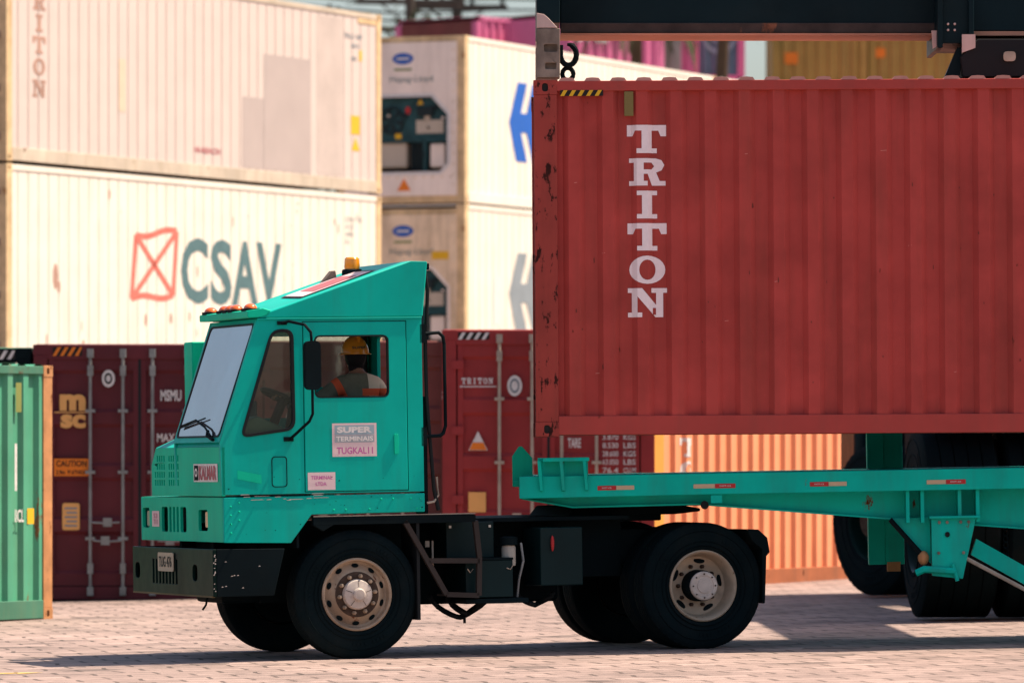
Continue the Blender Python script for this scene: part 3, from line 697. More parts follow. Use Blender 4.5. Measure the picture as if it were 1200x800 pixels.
MB().box(.735, .81, .0, .02, 2.60, 2.80).build('vent_cover', M('old_brass', (.20, .15, .05), .6), lc, .005)
random.seed(13)
t = MB()
for i in range(34):
    x = random.uniform(.3, 6.0); z = random.uniform(.2, 2.6); h_ = random.uniform(.01, .06); w_ = random.uniform(.004, .010)
    if not (.7 < x < 1.12): flat(t, [(x, z), (x+w_, z+h_*.2), (x+w_*.6, z+h_), (x-w_*.3, z+h_*.7)], SM(.003))
t.build('scratch', M('scratched_steel', (.15, .035, .025), .7), lc)
t = MB()
for i in range(12):
    x = random.uniform(.3, 6.0); z = random.uniform(.2, 2.6); l_ = random.uniform(.02, .05)
    if not (.7 < x < 1.12): flat(t, [(x, z), (x+l_, z+.004), (x+l_, z+.009), (x, z+.006)], lambda h, z: (h, .014+corr(h)-.003, z))
t.build('pale_scuff', M('pale_scuff', (.60, .22, .18), .7), lc)

# ------------------------------------------------------------------ yard tractor
TM = Matrix.Translation((X0, Y0, 0)) @ Matrix.Rotation(-TILT, 4, 'Y') @ Matrix.Rotation(R(19), 4, 'Z')
tr = root('yard_tractor', mat=TM); tag(tr, 'teal green yard tractor with slanted cab roof, driver inside, coupled to the trailer', 'truck')
def V(p): return p
# wheels (axis along local y = across the truck; outer face at y=0 looking towards -y)
def tyre_mb(r, wd, rim_r):
    p = [(rim_r, .025), (rim_r+.012, .006), (rim_r+.05, -.004), (r*.82, -.010), (r*.92, -.002), (r*.955, .010), (r*.985, .022)]
    ng = 4; t0, t1 = .028, wd-.028
    for i in range(ng+1):
        a = t0+(t1-t0)*i/(ng+1)+.0; b_ = t0+(t1-t0)*(i+1)/(ng+1)
        p += [(r, a+.006), (r, b_-.006)]
        if i < ng: p += [(r-.016, b_-.004), (r-.016, b_+.004)]
    p += [(r*.985, wd-.022), (r*.92, wd+.002), (r*.82, wd+.010), (rim_r+.05, wd+.004), (rim_r, wd-.025), (rim_r-.01, wd*.5), (rim_r, .025)]
    mb = MB().lathe(p, (0, 0, 0), 'y', 72)
    for rr_, w_ in ((r*.70, .004), (r*.86, .005), (rim_r+.035, .004)):
        mb.lathe([(rr_-w_, -.004), (rr_, -.0145), (rr_+w_, -.004)], (0, 0, 0), 'y', 60)
    for a0 in (.4, 2.5, 4.6):
        for k in range(9):
            if k == 4: continue
            a = a0+k*.085; ca, sa = math.cos(a), math.sin(a); cb, sb = math.cos(a+.05), math.sin(a+.05)
            mb.add([(q*x, -.0135, q*y) for q in (r*.745, r*.80) for x, y in ((ca, sa), (cb, sb))]+[(q*x, 0, q*y) for q in (r*.745, r*.80) for x, y in ((ca, sa), (cb, sb))],
                   [(0,1,3,2), (0,4,5,1), (1,5,7,3), (3,7,6,2), (2,6,4,0)])
    # sidewall rings and shoulder lugs
    for k in range(48):
        a = 2*PI*k/48; ca, sa = math.cos(a), math.sin(a); cb, sb = math.cos(a+.07), math.sin(a+.07)
        for yy, s in ((.006, -1),):
            mb.add([(r*.90*ca, yy-.012, r*.90*sa), (r*.90*cb, yy-.012, r*.90*sb), (r*.995*cb, yy+.018, r*.995*sb), (r*.995*ca, yy+.018, r*.995*sa),
                    (r*.90*ca, yy+.01, r*.90*sa), (r*.90*cb, yy+.01, r*.90*sb), (r*.97*cb, yy+.03, r*.97*sb), (r*.97*ca, yy+.03, r*.97*sa)],
                   [(0,1,2,3), (0,4,5,1), (1,5,6,2), (3,2,6,7), (0,3,7,4)])
    return mb
def make_wheel(kind, r=.52, wd=.28, k=1.0, parent=None, loc=(0,0,0), rimm=None, wname='wheel'):
    o = bpy.data.objects.new(wname, None); COL.objects.link(o); o.parent = parent; o.location = loc
    rr = .292*k
    tyre_mb(r, wd, rr).build('tyre', RUB, o, smooth=40)
    MB().lathe([(0, wd-.05), (rr-.015, wd-.05), (rr-.02, wd-.02), (.12, wd-.01), (.0, wd-.01)], (0, 0, 0), 'y', 36).build('brake_drum', BLK, o)
    if kind == 'front':
        m = rimm or RIM
        rim = MB().lathe([(rr+.002, .04), (rr+.002, .004), (rr-.010, -.004), (rr-.020, .004), (rr-.028, .05), (rr-.045, .062), (.215, .045), (.19, .018), (.182, .012), (.135, .012)], (0, 0, 0), 'y', 60).build('rim', m, o, smooth=40)
        h = MB()
        for i in range(10):
            a = 2*PI*(i+.5)/10; c, s = math.cos(a), math.sin(a)
            pts = []
            for q in range(14):
                b_ = 2*PI*q/14; tt = .030*math.cos(b_); rd = .232+.017*math.sin(b_)
                yy = .045+(.232-.215)/.032*.014+(rd-.232)*.45-.002
                pts.append((rd*c-tt*s, yy-.001, rd*s+tt*c))
            h.sheet(pts)
        h.build_each('hand_hole_shade', BLK, rim)  # flat black ellipses, the shade of the rim openings painted on
        MB().lathe([(.183, .006), (.175, .004), (.12, .004)], (0, 0, 0), 'y', 48).build('lug_ring', RIMD, o)
        n_ = MB()
        for i in range(10):
            a = 2*PI*i/10+.12; n_.lathe([(.019, .008), (.018, -.016), (.011, -.026), (.010, -.038), (.0, -.038)], (.150*math.cos(a), 0, .150*math.sin(a)), 'y', 6)
        n_.build_each('wheel_nut', RIM, rim)
        hb = MB().lathe([(.124, .006), (.122, -.02), (.112, -.034), (.075, -.042), (.052, -.046), (.050, -.070), (.040, -.078), (.0, -.080)], (0, 0, 0), 'y', 40)
        ho = hb.build('hub_cap', HUB, o, smooth=35)
        g_ = MB()
        for i in range(5):
            a = 2*PI*i/5+.3; c, s = math.cos(a), math.sin(a)
            g_.sheet([(.06*c-.002*s, -.0475, .06*s+.002*c), (.11*c-.002*s, -.0375, .11*s+.002*c), (.11*c+.002*s, -.0375, .11*s-.002*c), (.06*c+.002*s, -.0475, .06*s-.002*c)])
        g_.build('cap_groove', RIMD, ho)
    else:
        m = rimm or RIM2
        rim = MB().lathe([(rr+.002, .04), (rr+.002, .004), (rr-.008, -.006), (rr-.018, .004), (rr-.030, .03), (rr-.040, .11), (rr-.052, .15), (rr-.07, .16), (.14*k, .175), (.10*k, .175)], (0, 0, 0), 'y', 60).build('rim', m, o, smooth=40)
        h = MB()
        for i in range(5):
            a = 2*PI*(i+.15)/5; c, s = math.cos(a), math.sin(a)
            h.sheet([((.205*k+.022*k*math.sin(2*PI*q/14))*c-.05*k*math.cos(2*PI*q/14)*s, .160, (.205*k+.022*k*math.sin(2*PI*q/14))*s+.05*k*math.cos(2*PI*q/14)*c) for q in range(14)])
        h.build_each('hand_hole_shade', BLK, rim)  # openings in the dish drawn as black sheets, shade as colour
        n_ = MB()
        for i in range(10):
            a = 2*PI*i/10; n_.lathe([(.018*k, .175), (.016*k, .14), (.010*k, .13), (0, .13)], (.163*k*math.cos(a), 0, .163*k*math.sin(a)), 'y', 6)
        n_.build_each('wheel_nut', RIMD, rim)
        MB().lathe([(.13*k, .17), (.128*k, .03), (.115*k, .0)], (0, 0, 0), 'y', 40).build('hub_barrel', BLK, o)
        ho = MB().lathe([(.118*k, .01), (.118*k, -.012), (.108*k, -.020), (.085*k, -.020), (.083*k, -.015), (.060*k, -.015), (.058*k, -.022), (.0, -.022)], (0, 0, 0), 'y', 40).build('hub_cap', HUB, o, smooth=35)
        b_ = MB()
        for i in range(8):
            a = 2*PI*i/8; b_.lathe([(.007*k, -.018), (.007*k, -.026), (0, -.026)], (.097*k*math.cos(a), 0, .097*k*math.sin(a)), 'y', 6)
        b_.build_each('hub_bolt', RIMD, ho)
    return o
def copy_tree(o, parent, loc=None, rot=None):
    c = o.copy(); COL.objects.link(c); c.parent = parent
    if loc is not None: c.location = loc
    if rot is not None: c.rotation_euler = rot
    for ch in o.children: copy_tree(ch, c)
    return c
RW = .516
wf = make_wheel('front', .520, .28, parent=tr, loc=(0, .05, .517))
copy_tree(wf, tr, (0, 2.40, .517), (0, 0, PI))
wr = make_wheel('rear', .520, .28, parent=tr, loc=(2.975, .04, .517))
wi = copy_tree(wr, tr, (2.975, .37, .517))
copy_tree(wr, tr, (2.975, 2.40, .517), (0, 0, PI)); copy_tree(wr, tr, (2.975, 2.07, .517), (0, 0, PI))
MB().lathe([(.09, 0), (.09, .7), (.22, .85), (.24, 1.05), (.22, 1.25), (.09, 1.4), (.09, 2.0)], (2.975, .2, .52), 'y', 20).build('rear_axle', BLK, tr)
MB().box(-.08, .08, .3, 2.1, .42, .52).build('front_axle', BLK, tr, .02)
box('frame_rail', BLK, tr, -1.0, 3.40, .72, .80, .70, .985); box('frame_rail', BLK, tr, -1.0, 3.40, 1.66, 1.74, .70, .985)
cx = MB()
for l in (-.6, .5, 1.3, 2.0, 3.3): cx.box(l, l+.1, .8, 1.66, .76, .95)
cx.build_each('cross_member', BLK, tr)
# deck plate over the frame
box('rear_deck', BLK, tr, 1.0, 2.45, .35, 2.1, 1.07, 1.105)
MB().box(.62, 2.0, .84, 1.62, .40, .86).build('transmission', BLK, tr, .04)
# lower body box
LF = -1.12
skin = .03
low = [(LF, .955), (-.56, .942), (-.385, 1.165), (.57, 1.17), (.57, 1.322), (LF, 1.315)]
MB().plate(low, [], 'y', 0, skin).build('lower_side_panel', TEAL, tr, .008)
MB().plate([(x, z) for x, z in low], [], 'y', 2.45, 2.48).build('lower_side_panel', TEAL, tr, .008)
hl1 = rpoly(rect(.46, .73, 1.045, 1.215), .03, 3); hl2 = rpoly(rect(2.215, 2.425, 1.06, 1.225), .03, 3)
gh = [rpoly(rect(a, b_, 1.03, 1.235), .03 if b_-a > .1 else .01, 3) for a, b_ in ((1.09, 1.27), (1.32, 1.385), (1.43, 1.495), (1.54, 1.605), (1.65, 1.84))]
MB().plate([(.03, .957), (2.45, .957), (2.45, 1.315), (.03, 1.315)], [hl1, hl2]+gh, 'x', LF, LF+.025).build('front_fascia', TEALD, tr, .004)
for a, b_ in ((.44, .75), (2.20, 2.44)):
    MB().box(LF+.10, LF+.12, a, b_, 1.02, 1.24).build('headlight_housing', BLK, tr)
    hh = MB().plate(rpoly(rect(a+.03, a+.20, 1.07, 1.20), .03, 3), [], 'x', LF+.03, LF+.09).build('headlight', LENS, tr, .008)
MB().box(LF+.08, LF+.10, 1.0, 1.95, 1.0, 1.27).build('radiator_core', BLK, tr)
t = MB(); flat(t, rect(1.90, 2.12, 1.07, 1.20), lambda h, z: (LF-.004, h, z)); o = t.build('front_sticker', PINKW, tr)
def FT(o): return lambda h, z: (LF-o, -h, z)      # text on the front face runs left to right towards the near side
t = MB(); text(t, '53', -2.07, -1.95, 1.14, 1.18, FT(.007)); text(t, 'T11', -2.07, -1.95, 1.09, 1.13, FT(.007)); t.build('sticker_text', PINKT, o)
MB().plate([(LF+.02, .03), (-.3, .03), (-.3, 2.45), (LF+.02, 2.45)], [], 'z', 1.290, 1.318).build('lower_box_top', TEAL, tr)
rv = MB()
for (x, z) in ((-1.06, 1.24), (-1.06, 1.17), (-1.06, 1.10), (-1.06, 1.03), (-.99, 1.27), (-.99, 1.20), (-.99, 1.13), (.2, 1.28), (.3, 1.28), (.45, 1.28), (.53, 1.28), (.5, 1.2), (.53, 1.2), (-.2, 1.2), (-.1, 1.2), (.1, 1.2)):
    rv.ball((x, -.001, z), .009, .005, .009, 8, 5)
rv.build('rivet', TEALD, tr)
# scraped seam between cab and lower box
sc_ = MB().box(-1.0, -.40, -.006, .004, 1.322, 1.330); sc_.build('scraped_seam', BLK, tr)
random.seed(5)
sc_ = MB()
for i in range(16):
    x = random.uniform(-1.0, -.35); l_ = random.uniform(.03, .14); z = 1.312+random.uniform(-.03, .022)
    sc_.sheet([(x, -.0045, z), (x+l_, -.0045, z+.002), (x+l_*.8, -.0045, z+.006), (x+.01, -.0045, z+.005)])
sc_.build('paint_scrape', HUB, tr)

# cab near side
CB = 1.335       # cab floor line
side_out = [(-1.128, CB), (.565, CB), (.565, 2.735), (-.815, 2.735), (-.83, 2.70), (-1.14, 1.76)]
qw = rpoly([(-.715, 2.650), (-.512, 2.655), (-.508, 1.835), (-.955, 1.765), (-1.0, 1.84)], .06)
qw = rpoly([(-.70, 2.650), (-.515, 2.655), (-.510, 1.845), (-.975, 1.785)], .085)
door_hole = [(-.440, 1.345), (.435, 1.345), (.435, 2.712), (-.440, 2.712)]
def nearwall(y0, y1, outer, holes, nm, m, bev=.006): return MB().plate(outer, holes, 'y', y0, y1).build(nm, m, tr, bev)
sp_ = MB().plate([(-1.128, CB), (-.441, CB), (-.441, 2.735), (-.815, 2.735), (-.83, 2.70), (-1.14, 1.76)], [qw], 'y', 0, .035)
sp_.plate(rect(.436, .565, CB, 2.735), [], 'y', 0, .035).plate(rect(-.441, .436, 2.7125, 2.735), [], 'y', 0, .035).plate(rect(-.441, .436, CB, 1.3445), [], 'y', 0, .035)
sp_.build('cab_side', TEAL, tr, 0)
dwin = rpoly(rect(-.345, .282, 2.098, 2.597), .055)
d = nearwall(-.004, .03, [(-.434, 1.350), (.429, 1.350), (.429, 2.706), (-.434, 2.706)], [dwin], 'cab_door', TEAL)
def ring(mb, poly, wd, y0, y1):
    c = Vector((sum(p[0] for p in poly)/len(poly), sum(p[1] for p in poly)/len(poly)))
    n_ = len(poly); inn = []
    for i in range(n_):
        a, b_ = Vector(poly[i-1]), Vector(poly[(i+1) % n_]); t_ = (b_-a).normalized(); nn = Vector((-t_.y, t_.x)); p = Vector(poly[i])
        if (c-p).dot(nn) < 0: nn = -nn
        q = p+nn*wd; inn.append((q.x, q.y))
    return mb.plate(poly, [inn], 'y', y0, y1)
ring(MB(), qw, .024, -.008, .04).build('window_seal', RUBB, tr, .003)
MB().plate(qw, [], 'y', .014, .018).build('quarter_window', SIDE, tr)
ring(MB(), dwin, .010, -.006, .034).build('window_seal', RUBB, d)
MB().box(-.434, .435, .036, .05, 1.34, 2.712).add([], []) 
dk = MB().box(.300, .345, .03, .05, 2.12, 2.58).build('window_track', BLK, d)
# handle recess, hinges, fuel door outline
MB().plate(rpoly(rect(.315, .350, 1.64, 1.80), .01, 2), [], 'y', -.014, -.004).build('door_handle', TEALD, d, .003)
ol_ = rpoly(rect(-.715, -.585, 1.39, 1.635), .03)
MB().plate(ol_, [[(-.65+(x+.65)*.90, 1.5125+(z-1.5125)*.95) for x, z in ol_]], 'y', -.003, .002).build('access_panel_seam', BLK, tr)
t = MB(); flat(t, [(-1.0, 1.46), (-.80, 1.42), (-.80, 1.49), (-1.0, 1.53)], lambda h, z: (h, -.003, z)); t.build('faded_decal', TEALD, tr)
gu = MB().box(-1.12, .565, -.014, .002, 2.728, 2.742); gu.build('roof_gutter', TEAL, tr, .003) if False else MB().box(-.815, .565, -.012, .002, 2.728, 2.740).build('roof_gutter', TEAL, tr, .003)
# stickers on the door
t = MB(); flat(t, rect(-.205, .168, 1.625, 1.892), lambda h, z: (h, -.006, z)); o = t.build('door_sign', PINKW, d)
t = MB(); flat(t, rect(-.185, .148, 1.800, 1.876), lambda h, z: (h, -.0075, z)); t.build('sign_band', M('pale_blue_band', (.30, .40, .44)), o)
t = MB(); flat(t, rect(-.185, .148, 1.738, 1.796), lambda h, z: (h, -.0075, z)); t.build('sign_band', M('pale_grey_band', (.33, .36, .38)), o)
t = MB(); text(t, 'SUPER', -.165, .128, 1.815, 1.865, lambda h, z: (h, -.009, z), .05); text(t, 'TERMINAIS', -.175, .138, 1.748, 1.788, lambda h, z: (h, -.009, z), .03); t.build('sign_text', WHT, o)
t = MB(); text(t, 'TUGKAL11', -.17, .135, 1.645, 1.700, lambda h, z: (h, -.009, z), .02); t.build('sign_text', PURT, o)
t = MB(); flat(t, rect(-.415, -.185, 1.362, 1.502), lambda h, z: (h, -.006, z)); o = t.build('small_sticker', PINKW, d)
t = MB(); text(t, 'TERMINAL', -.39, -.21, 1.445, 1.475, lambda h, z: (h, -.009, z)); text(t, 'LTDA', -.35, -.26, 1.395, 1.425, lambda h, z: (h, -.009, z)); t.build('sticker_text', PURT, o)
# far side, rear and front of the cab
CW = 1.36
fo = [(-1.128, CB), (.565, CB), (.565, 2.735), (-.815, 2.735), (-1.14, 1.76)]
fw1 = rpoly([(-.66, 2.62), (-.02, 2.62), (-.02, 1.95), (-.88, 1.95)], .06); fw2 = rpoly(rect(.08, .40, 2.20, 2.62), .05)
MB().plate(fo, [fw1, fw2], 'y', CW-.035, CW).build('cab_side', TEAL, tr, .006)
MB().plate(fw1, [], 'y', CW-.02, CW-.016).build('far_window', SIDE, tr); MB().plate(fw2, [], 'y', CW-.02, CW-.016).build('far_window', FARG, tr)
MB().plate([(.035, CB), (CW-.035, CB), (CW-.035, 2.73), (.035, 2.73)], [rpoly(rect(.25, 1.1, 2.15, 2.6), .05)], 'x', .535, .565).build('cab_rear', TEAL, tr, .004)
MB().box(-1.1, .54, .035, CW-.035, CB-.01, CB+.02).build('cab_floor', INTR, tr)
MB().box(-.80, .54, .035, CW-.035, 2.70, 2.725).build('cab_headliner', INTR, tr)
# front: fascia below the windscreen, full hood to the far side
fz = 1.60
gs = []
for i in range(4):
    for j in range(2):
        n_ = 4 if not (j == 1 and i < 2) else 4
        for k in range(5):
            a = (1.27 if j == 0 else 1.69)+k*.066; z = 1.365+.045+i*.066
            if j == 1 and k == 4 and i > 1: continue
            gs.append(rect(a, a+.034, z, z+.048))
MB().plate([(.0, 1.325), (2.09, 1.325), (2.09, 1.58), (1.95, 1.72), (0.0, 1.72)], gs, 'x', LF-.01, LF+.02).build('hood_front', TEALD, tr, .004)
MB().box(LF+.04, LF+.06, 1.2, 2.07, 1.34, 1.70).build('grille_backing', BLK, tr)
# sloping cowl between the fascia and windscreen, then hood beside the cab
hd = MB()
hd.add([(LF-.008, 0, 1.72), (LF-.008, 1.95, 1.72), (LF+.16, 1.90, 1.80), (LF+.16, CW, 1.80), (LF-.008+.0, CW, 1.722), (-1.10, CW, 1.775), (-1.10, 0, 1.775)], [(0, 4, 5, 6)])
hd.plate([(CW, 1.325), (2.09, 1.325), (2.09, 1.58), (1.90, 1.80), (CW, 1.80)], [], 'x', LF+.16, .6)
hd.add([(LF-.009, CW, 1.72), (LF-.009, 1.95, 1.72), (LF+.16, 1.90, 1.80), (LF+.16, CW, 1.80)], [(0, 1, 2, 3)])
hd.add([(LF-.009, 1.95, 1.72), (LF-.009, 2.09, 1.58), (LF+.16, 2.09, 1.58), (LF+.16, 1.90, 1.80)], [(0, 1, 2, 3)])
hd.add([(LF-.009, 2.09, 1.325), (LF-.009, 2.09, 1.58), (LF+.16, 2.09, 1.58), (LF+.16, 2.09, 1.325)], [(0, 1, 2, 3)])
hd.build('engine_hood', TEAL, tr, smooth=20)
t = MB(); flat(t, rect(.10, .80, 1.440, 1.585), lambda h, z: (LF-.015, h, z)); o = t.build('nameplate', WHT, tr)
t = MB(); text(t, 'KALMAR', -.64, -.13, 1.455, 1.570, FT(.018), .05); t.build('nameplate_text', REDW, o)
t = MB(); flat(t, rect(.66, .78, 1.452, 1.572), lambda h, z: (LF-.0165, h, z)); o2 = t.build('nameplate_badge', BLK, o); t = MB(); disc(t, .72, 1.515, .04, .035, lambda h, z: (LF-.018, h, z), inner=.5); t.build('badge_mark', WHT, o2)
# windscreen
def slant(z): return -1.135+(z-1.775)*(.325/.95)
wsb, wst = 1.795, 2.700
def WS(o, w_, z): return (slant(z)-o*.94, w_, z+o*.3)
wp = [(.045, wsb), (1.31, wsb), (1.29, wst), (.035, wst)]
fr = MB(); out = [(0, 1.755), (CW, 1.755), (CW, 2.735), (0, 2.735)]
loops = [out, rpoly([(.05, wsb), (1.31, wsb), (1.30, wst), (.04, wst)], .05)]
tess = tessellate_polygon([[Vector((q[0], q[1], 0)) for q in lp] for lp in loops]); fl = [q for lp in loops for q in lp]
fr.add([WS(.003, q[0], q[1]) for q in fl], tess); fr.add([WS(-.03, q[0], q[1]) for q in fl], tess)
fr.build('windscreen_surround', TEAL, tr)
fr = MB(); inn = loops[1]; c = Vector((.675, 2.25)); n_ = len(inn)
rr_ = [((p[0]-c.x)*.965+c.x, (p[1]-c.y)*.97+c.y) for p in inn]
fr.add([WS(.010, *q) for q in inn]+[WS(.010, *q) for q in rr_]+[WS(-.01, *q) for q in inn]+[WS(-.01, *q) for q in rr_],
       [(i, (i+1) % n_, n_+(i+1) % n_, n_+i) for i in range(n_)]+[(i, (i+1) % n_, 2*n_+(i+1) % n_, 2*n_+i) for i in range(n_)]+[(n_+i, n_+(i+1) % n_, 3*n_+(i+1) % n_, 3*n_+i) for i in range(n_)])
fr.build('windscreen_seal', RUBB, tr)
fr = MB(); fr.sheet([WS(.004, *q) for q in rr_]); fr.build('windscreen', WIND, tr)
wi_ = MB().tube([WS(.03, .22, 1.80), WS(.035, .45, 1.87), WS(.03, .80, 1.93)], .009, 6).tube([WS(.03, .80, 1.93), WS(.025, 1.22, 1.885)], .007, 6).tube([WS(.025, .55, 1.945), WS(.022, 1.22, 1.872)], .006, 6).tube([WS(.02, .15, 1.77), WS(.035, .30, 1.80), WS(.03, .34, 1.84)], .014, 6)
wi_.build('wiper', BLK, tr)
# roof fairing
def roofz(l): return 2.765+.337*(l+.80) if l < .46 else 3.19
rp = [(-.80, 2.765), (.47, 3.19), (.625, 3.186), (.577, 2.742), (-.80, 2.742)]
MB().plate(rp, [], 'y', -.004, CW+.004).build('roof_fairing', TEAL, tr, .012)
MB().plate([(-.90, 2.745), (-.90, 2.80), (-.76, 2.82), (-.70, 2.80), (-.74, 2.765), (-.82, 2.745)], [], 'y', -.02, CW+.02).build('sun_visor', TEALD, tr, .008)
RFP = lambda o: (lambda l, w_: (l-.32*o, w_, roofz(l)+.947*o))
rs = MB(); rs.sheet([RFP(.006)(-.40, .16), RFP(.006)(-.33, .95), RFP(.006)(.30, .98), RFP(.006)(.26, .22)]); o = rs.build('roof_sticker_backing', STEP, tr)
rs = MB(); rs.sheet([RFP(.008)(-.37, .19), RFP(.008)(-.30, .92), RFP(.008)(.27, .95), RFP(.008)(.23, .25)]); o = rs.build('roof_sticker', PINKW, tr)
rs = MB(); rs.sheet([RFP(.010)(-.25, .28), RFP(.010)(-.20, .82), RFP(.010)(.15, .86), RFP(.010)(.13, .32)]); rs.build('sticker_print', REDW, o)
for w_ in (.10, .50, .66, .82, 1.24):
    mk = MB().ball((-.84, w_, 2.82), .055, .062, .042, 14, 8, 0, PI/2).build('marker_light', ORL, tr)
    MB().box(-.90, -.78, w_-.06, w_+.06, 2.80, 2.822).build('light_base', BLK, mk)
bz = roofz(.27)
MB().lathe([(.085, -.03), (.085, .02), (.075, .03), (.0, .03)], (.27, .9, bz), 'z', 24).build('beacon_base', BLK, tr)
MB().lathe([(.062, .03), (.064, .05), (.060, .115), (.050, .128), (.0, .130)], (.27, .9, bz), 'z', 24).build('beacon', BEA, tr)
MB().plate([(.02, roofz(.02)), (.16, roofz(.16)), (.15, roofz(.12)+.075), (.11, roofz(.12)+.070)], [], 'y', .97, 1.03).build('roof_lamp', CASTG, tr, .008)
box('roof_edge_hook', BLK, tr, .59, .64, .0, .05, 3.12, 3.17, .004)
# air intake stack at the far side
box('intake_stack', TEALD, tr, -.90, -.76, 1.62, 1.86, 1.70, 2.59, .012)
# mirror
MB().tube([(-.61, -.005, 2.700), (-.56, -.03, 2.712), (-.48, -.20, 2.680), (-.445, -.25, 2.62), (-.44, -.25, 2.55), (-.44, -.25, 1.97), (-.46, -.22, 1.91), (-.555, -.01, 1.775)], .012, 8).box(-.65, -.57, -.012, .004, 2.685, 2.715).box(-.61, -.53, -.012, .004, 1.755, 1.79).build('mirror_arm', BLK, tr)
mr = MB().plate(rpoly(rect(-.508, -.378, 2.160, 2.550), .05), [], 'y', -.30, -.235); mr.build('mirror_head', BLK, tr, .015)
# bumper
BL = -1.215
hl = [rpoly(rect(2.20, 2.34, .645, .775), .05, 4), rpoly(rect(.46, .60, .645, .775), .05, 4)]
gr_ = [rect(1.05+k*.10, 1.10+k*.10, .61, .81) for k in range(8)]
MB().plate([(.0, .525), (2.42, .525), (2.42, .905), (0, .905)], hl+gr_, 'x', BL, BL+.03).build('bumper_front', BLKG, tr, .006)
MB().plate([(BL+.03, .525), (-.71, .525), (-.615, .9), (BL+.03, .905)], [], 'y', 0, .025).build('bumper_side', BLK, tr, .005)
MB().plate([(BL+.03, .525), (-.71, .525), (-.615, .9), (BL+.03, .905)], [], 'y', 2.395, 2.42).build('bumper_side', BLK, tr, .005)
MB().box(BL+.03, -.8, .025, 2.39, .87, .895).box(BL+.10, BL+.12, .1, 2.3, .55, .86).build('bumper_backing', BLK, tr)
MB().box(BL-.006, BL+.02, .02, 2.4, .519, .533).build('bumper_lower_edge', M('muddy_edge', (.16, .12, .06), .8, var=.4), tr)
o = MB().plate(rpoly(rect(1.12, 1.58, .712, .865), .02, 3), [], 'x', BL-.016, BL-.008).build('licence_plate', M('plate_beige', (.42, .34, .24)), tr)
t = MB(); text(t, 'TUG 476', -1.54, -1.16, .745, .835, lambda h, z: (BL-.019, -h, z), .02); t.build('plate_text', STB, o)
random.seed(9); sc_ = MB()
for i in range(15):
    z = random.uniform(.53, .89); a = random.uniform(.003, .012); l_ = random.uniform(0, .02)
    sc_.sheet([(BL-.002+l_, -.003, z), (BL+.012+l_, -.003, z+a*.3), (BL+.006+l_, -.003, z+a*2)])
for (x, z) in ((-1.12, .80), (-1.07, .685), (-1.05, .69), (-1.02, .69), (-1.15, .60), (-1.12, .605), (-.98, .59), (-.84, .76)):
    sc_.sheet([(x, -.003, z), (x+.02, -.003, z+.002), (x+.012, -.003, z+.009)])
sc_.build('paint_chip', HUB, tr)
MB().tube([(-1.0, .9, .54), (-1.02, .9, .44), (-1.05, .9, .40)], .009, 6).build('hanging_cable', BLK, tr)
random.seed(31); sc_ = MB()
for i in range(26):
    x = random.uniform(-1.1, .55); z = random.choice((random.uniform(1.36, 1.5), random.uniform(.98, 1.28), random.uniform(1.18, 1.3)))
    if x > -.45 and z < 1.2: z += .12
    a = random.uniform(.004, .012); sc_.sheet([(x, -.0065, z), (x+a, -.0065, z+a*.4), (x+a*.6, -.0065, z+a), (x-a*.3, -.0065, z+a*.6)])
sc_.build('stone_chip', BLK, tr)
# fender platform, mudflap
MB().plate([(-.372, 1.080), (-.29, 1.03), (-.20, 1.08), (1.0, 1.08), (1.0, 1.140), (-.372, 1.158)], [], 'y', .0, .06).build('platform_edge', BLK, tr, .004)
MB().box(-.372, 1.0, .04, .74, 1.122, 1.145).box(-.372, 1.0, -.002, .04, 1.146, 1.153).build('tread_platform', DECK, tr)
MB().box(.50, .525, .02, .42, .30, 1.08).build('mudflap', RUBB, tr)
MB().box(-.50, -.48, .05, .4, .9, 1.12).build('fender_liner', BLK, tr)
# steps
st_ = MB()
for pth in ([(.40, .02, 1.10), (.745, .02, .50), (1.02, .02, .485), (1.03, .02, .8), (1.0, .02, 1.09)], [(.60, .02, .775), (1.03, .02, .765)]):
    for a, b_ in zip(pth, pth[1:]):
        A, B = Vector(a), Vector(b_); d_ = (B-A).normalized(); nn = Vector((-d_.z, 0, d_.x))*.020
        st_.plate([((A-nn).x, (A-nn).z), ((B-nn).x, (B-nn).z), ((B+nn).x, (B+nn).z), ((A+nn).x, (A+nn).z)], [], 'y', 0, .04)
st_.box(.745, 1.03, .04, .26, .485, .50).box(.62, 1.03, .04, .26, .775, .79)
st_.build('step_frame', STEP, tr)
# boxes along the chassis
o = box('upper_tool_box', TANK, tr, .838, 1.246, .28, .72, .785, 1.078); MB().box(.86, .88, .27, .28, 1.03, 1.05).box(1.2, 1.22, .27, .28, 1.03, 1.05).build_each('box_latch', CHR, o)
o = box('battery_box', TANK, tr, .94, 1.345, .10, .66, .465, .765); MB().box(.935, 1.35, .095, .66, .765, .785).build('box_lid', BLK, o, .004)
t = MB(); t.tube([(.955, .095, .70), (.975, .09, .67), (1.0, .092, .70)], .005, 5).tube([(1.29, .095, .70), (1.32, .09, .69), (1.34, .092, .72)], .005, 5); t.build_each('box_latch', CHR, o)
box('battery_tray', BLK, tr, .93, 1.47, .08, .68, .415, .455)
MB().lathe([(.055, 0), (.058, .02), (.058, .15), (.052, .165), (0, .168)], (1.365, .26, .715), 'z', 20, caps=True).build('air_filter', M('dirty_white_can', (.45, .40, .33), .5, dirt=.6), tr)
MB().lathe([(.075, .0), (.075, .06), (.04, .07), (0, .07)], (1.365, .26, .884), 'z', 20).build('filter_head', BLK, tr)
o = box('hydraulic_tank', TANK, tr, 1.605, 1.972, .16, .60, .545, 1.02, .012)
MB().ball((1.705, .145, .89), .015, .015, .065, 10, 10).build('red_handle', REDP, o)
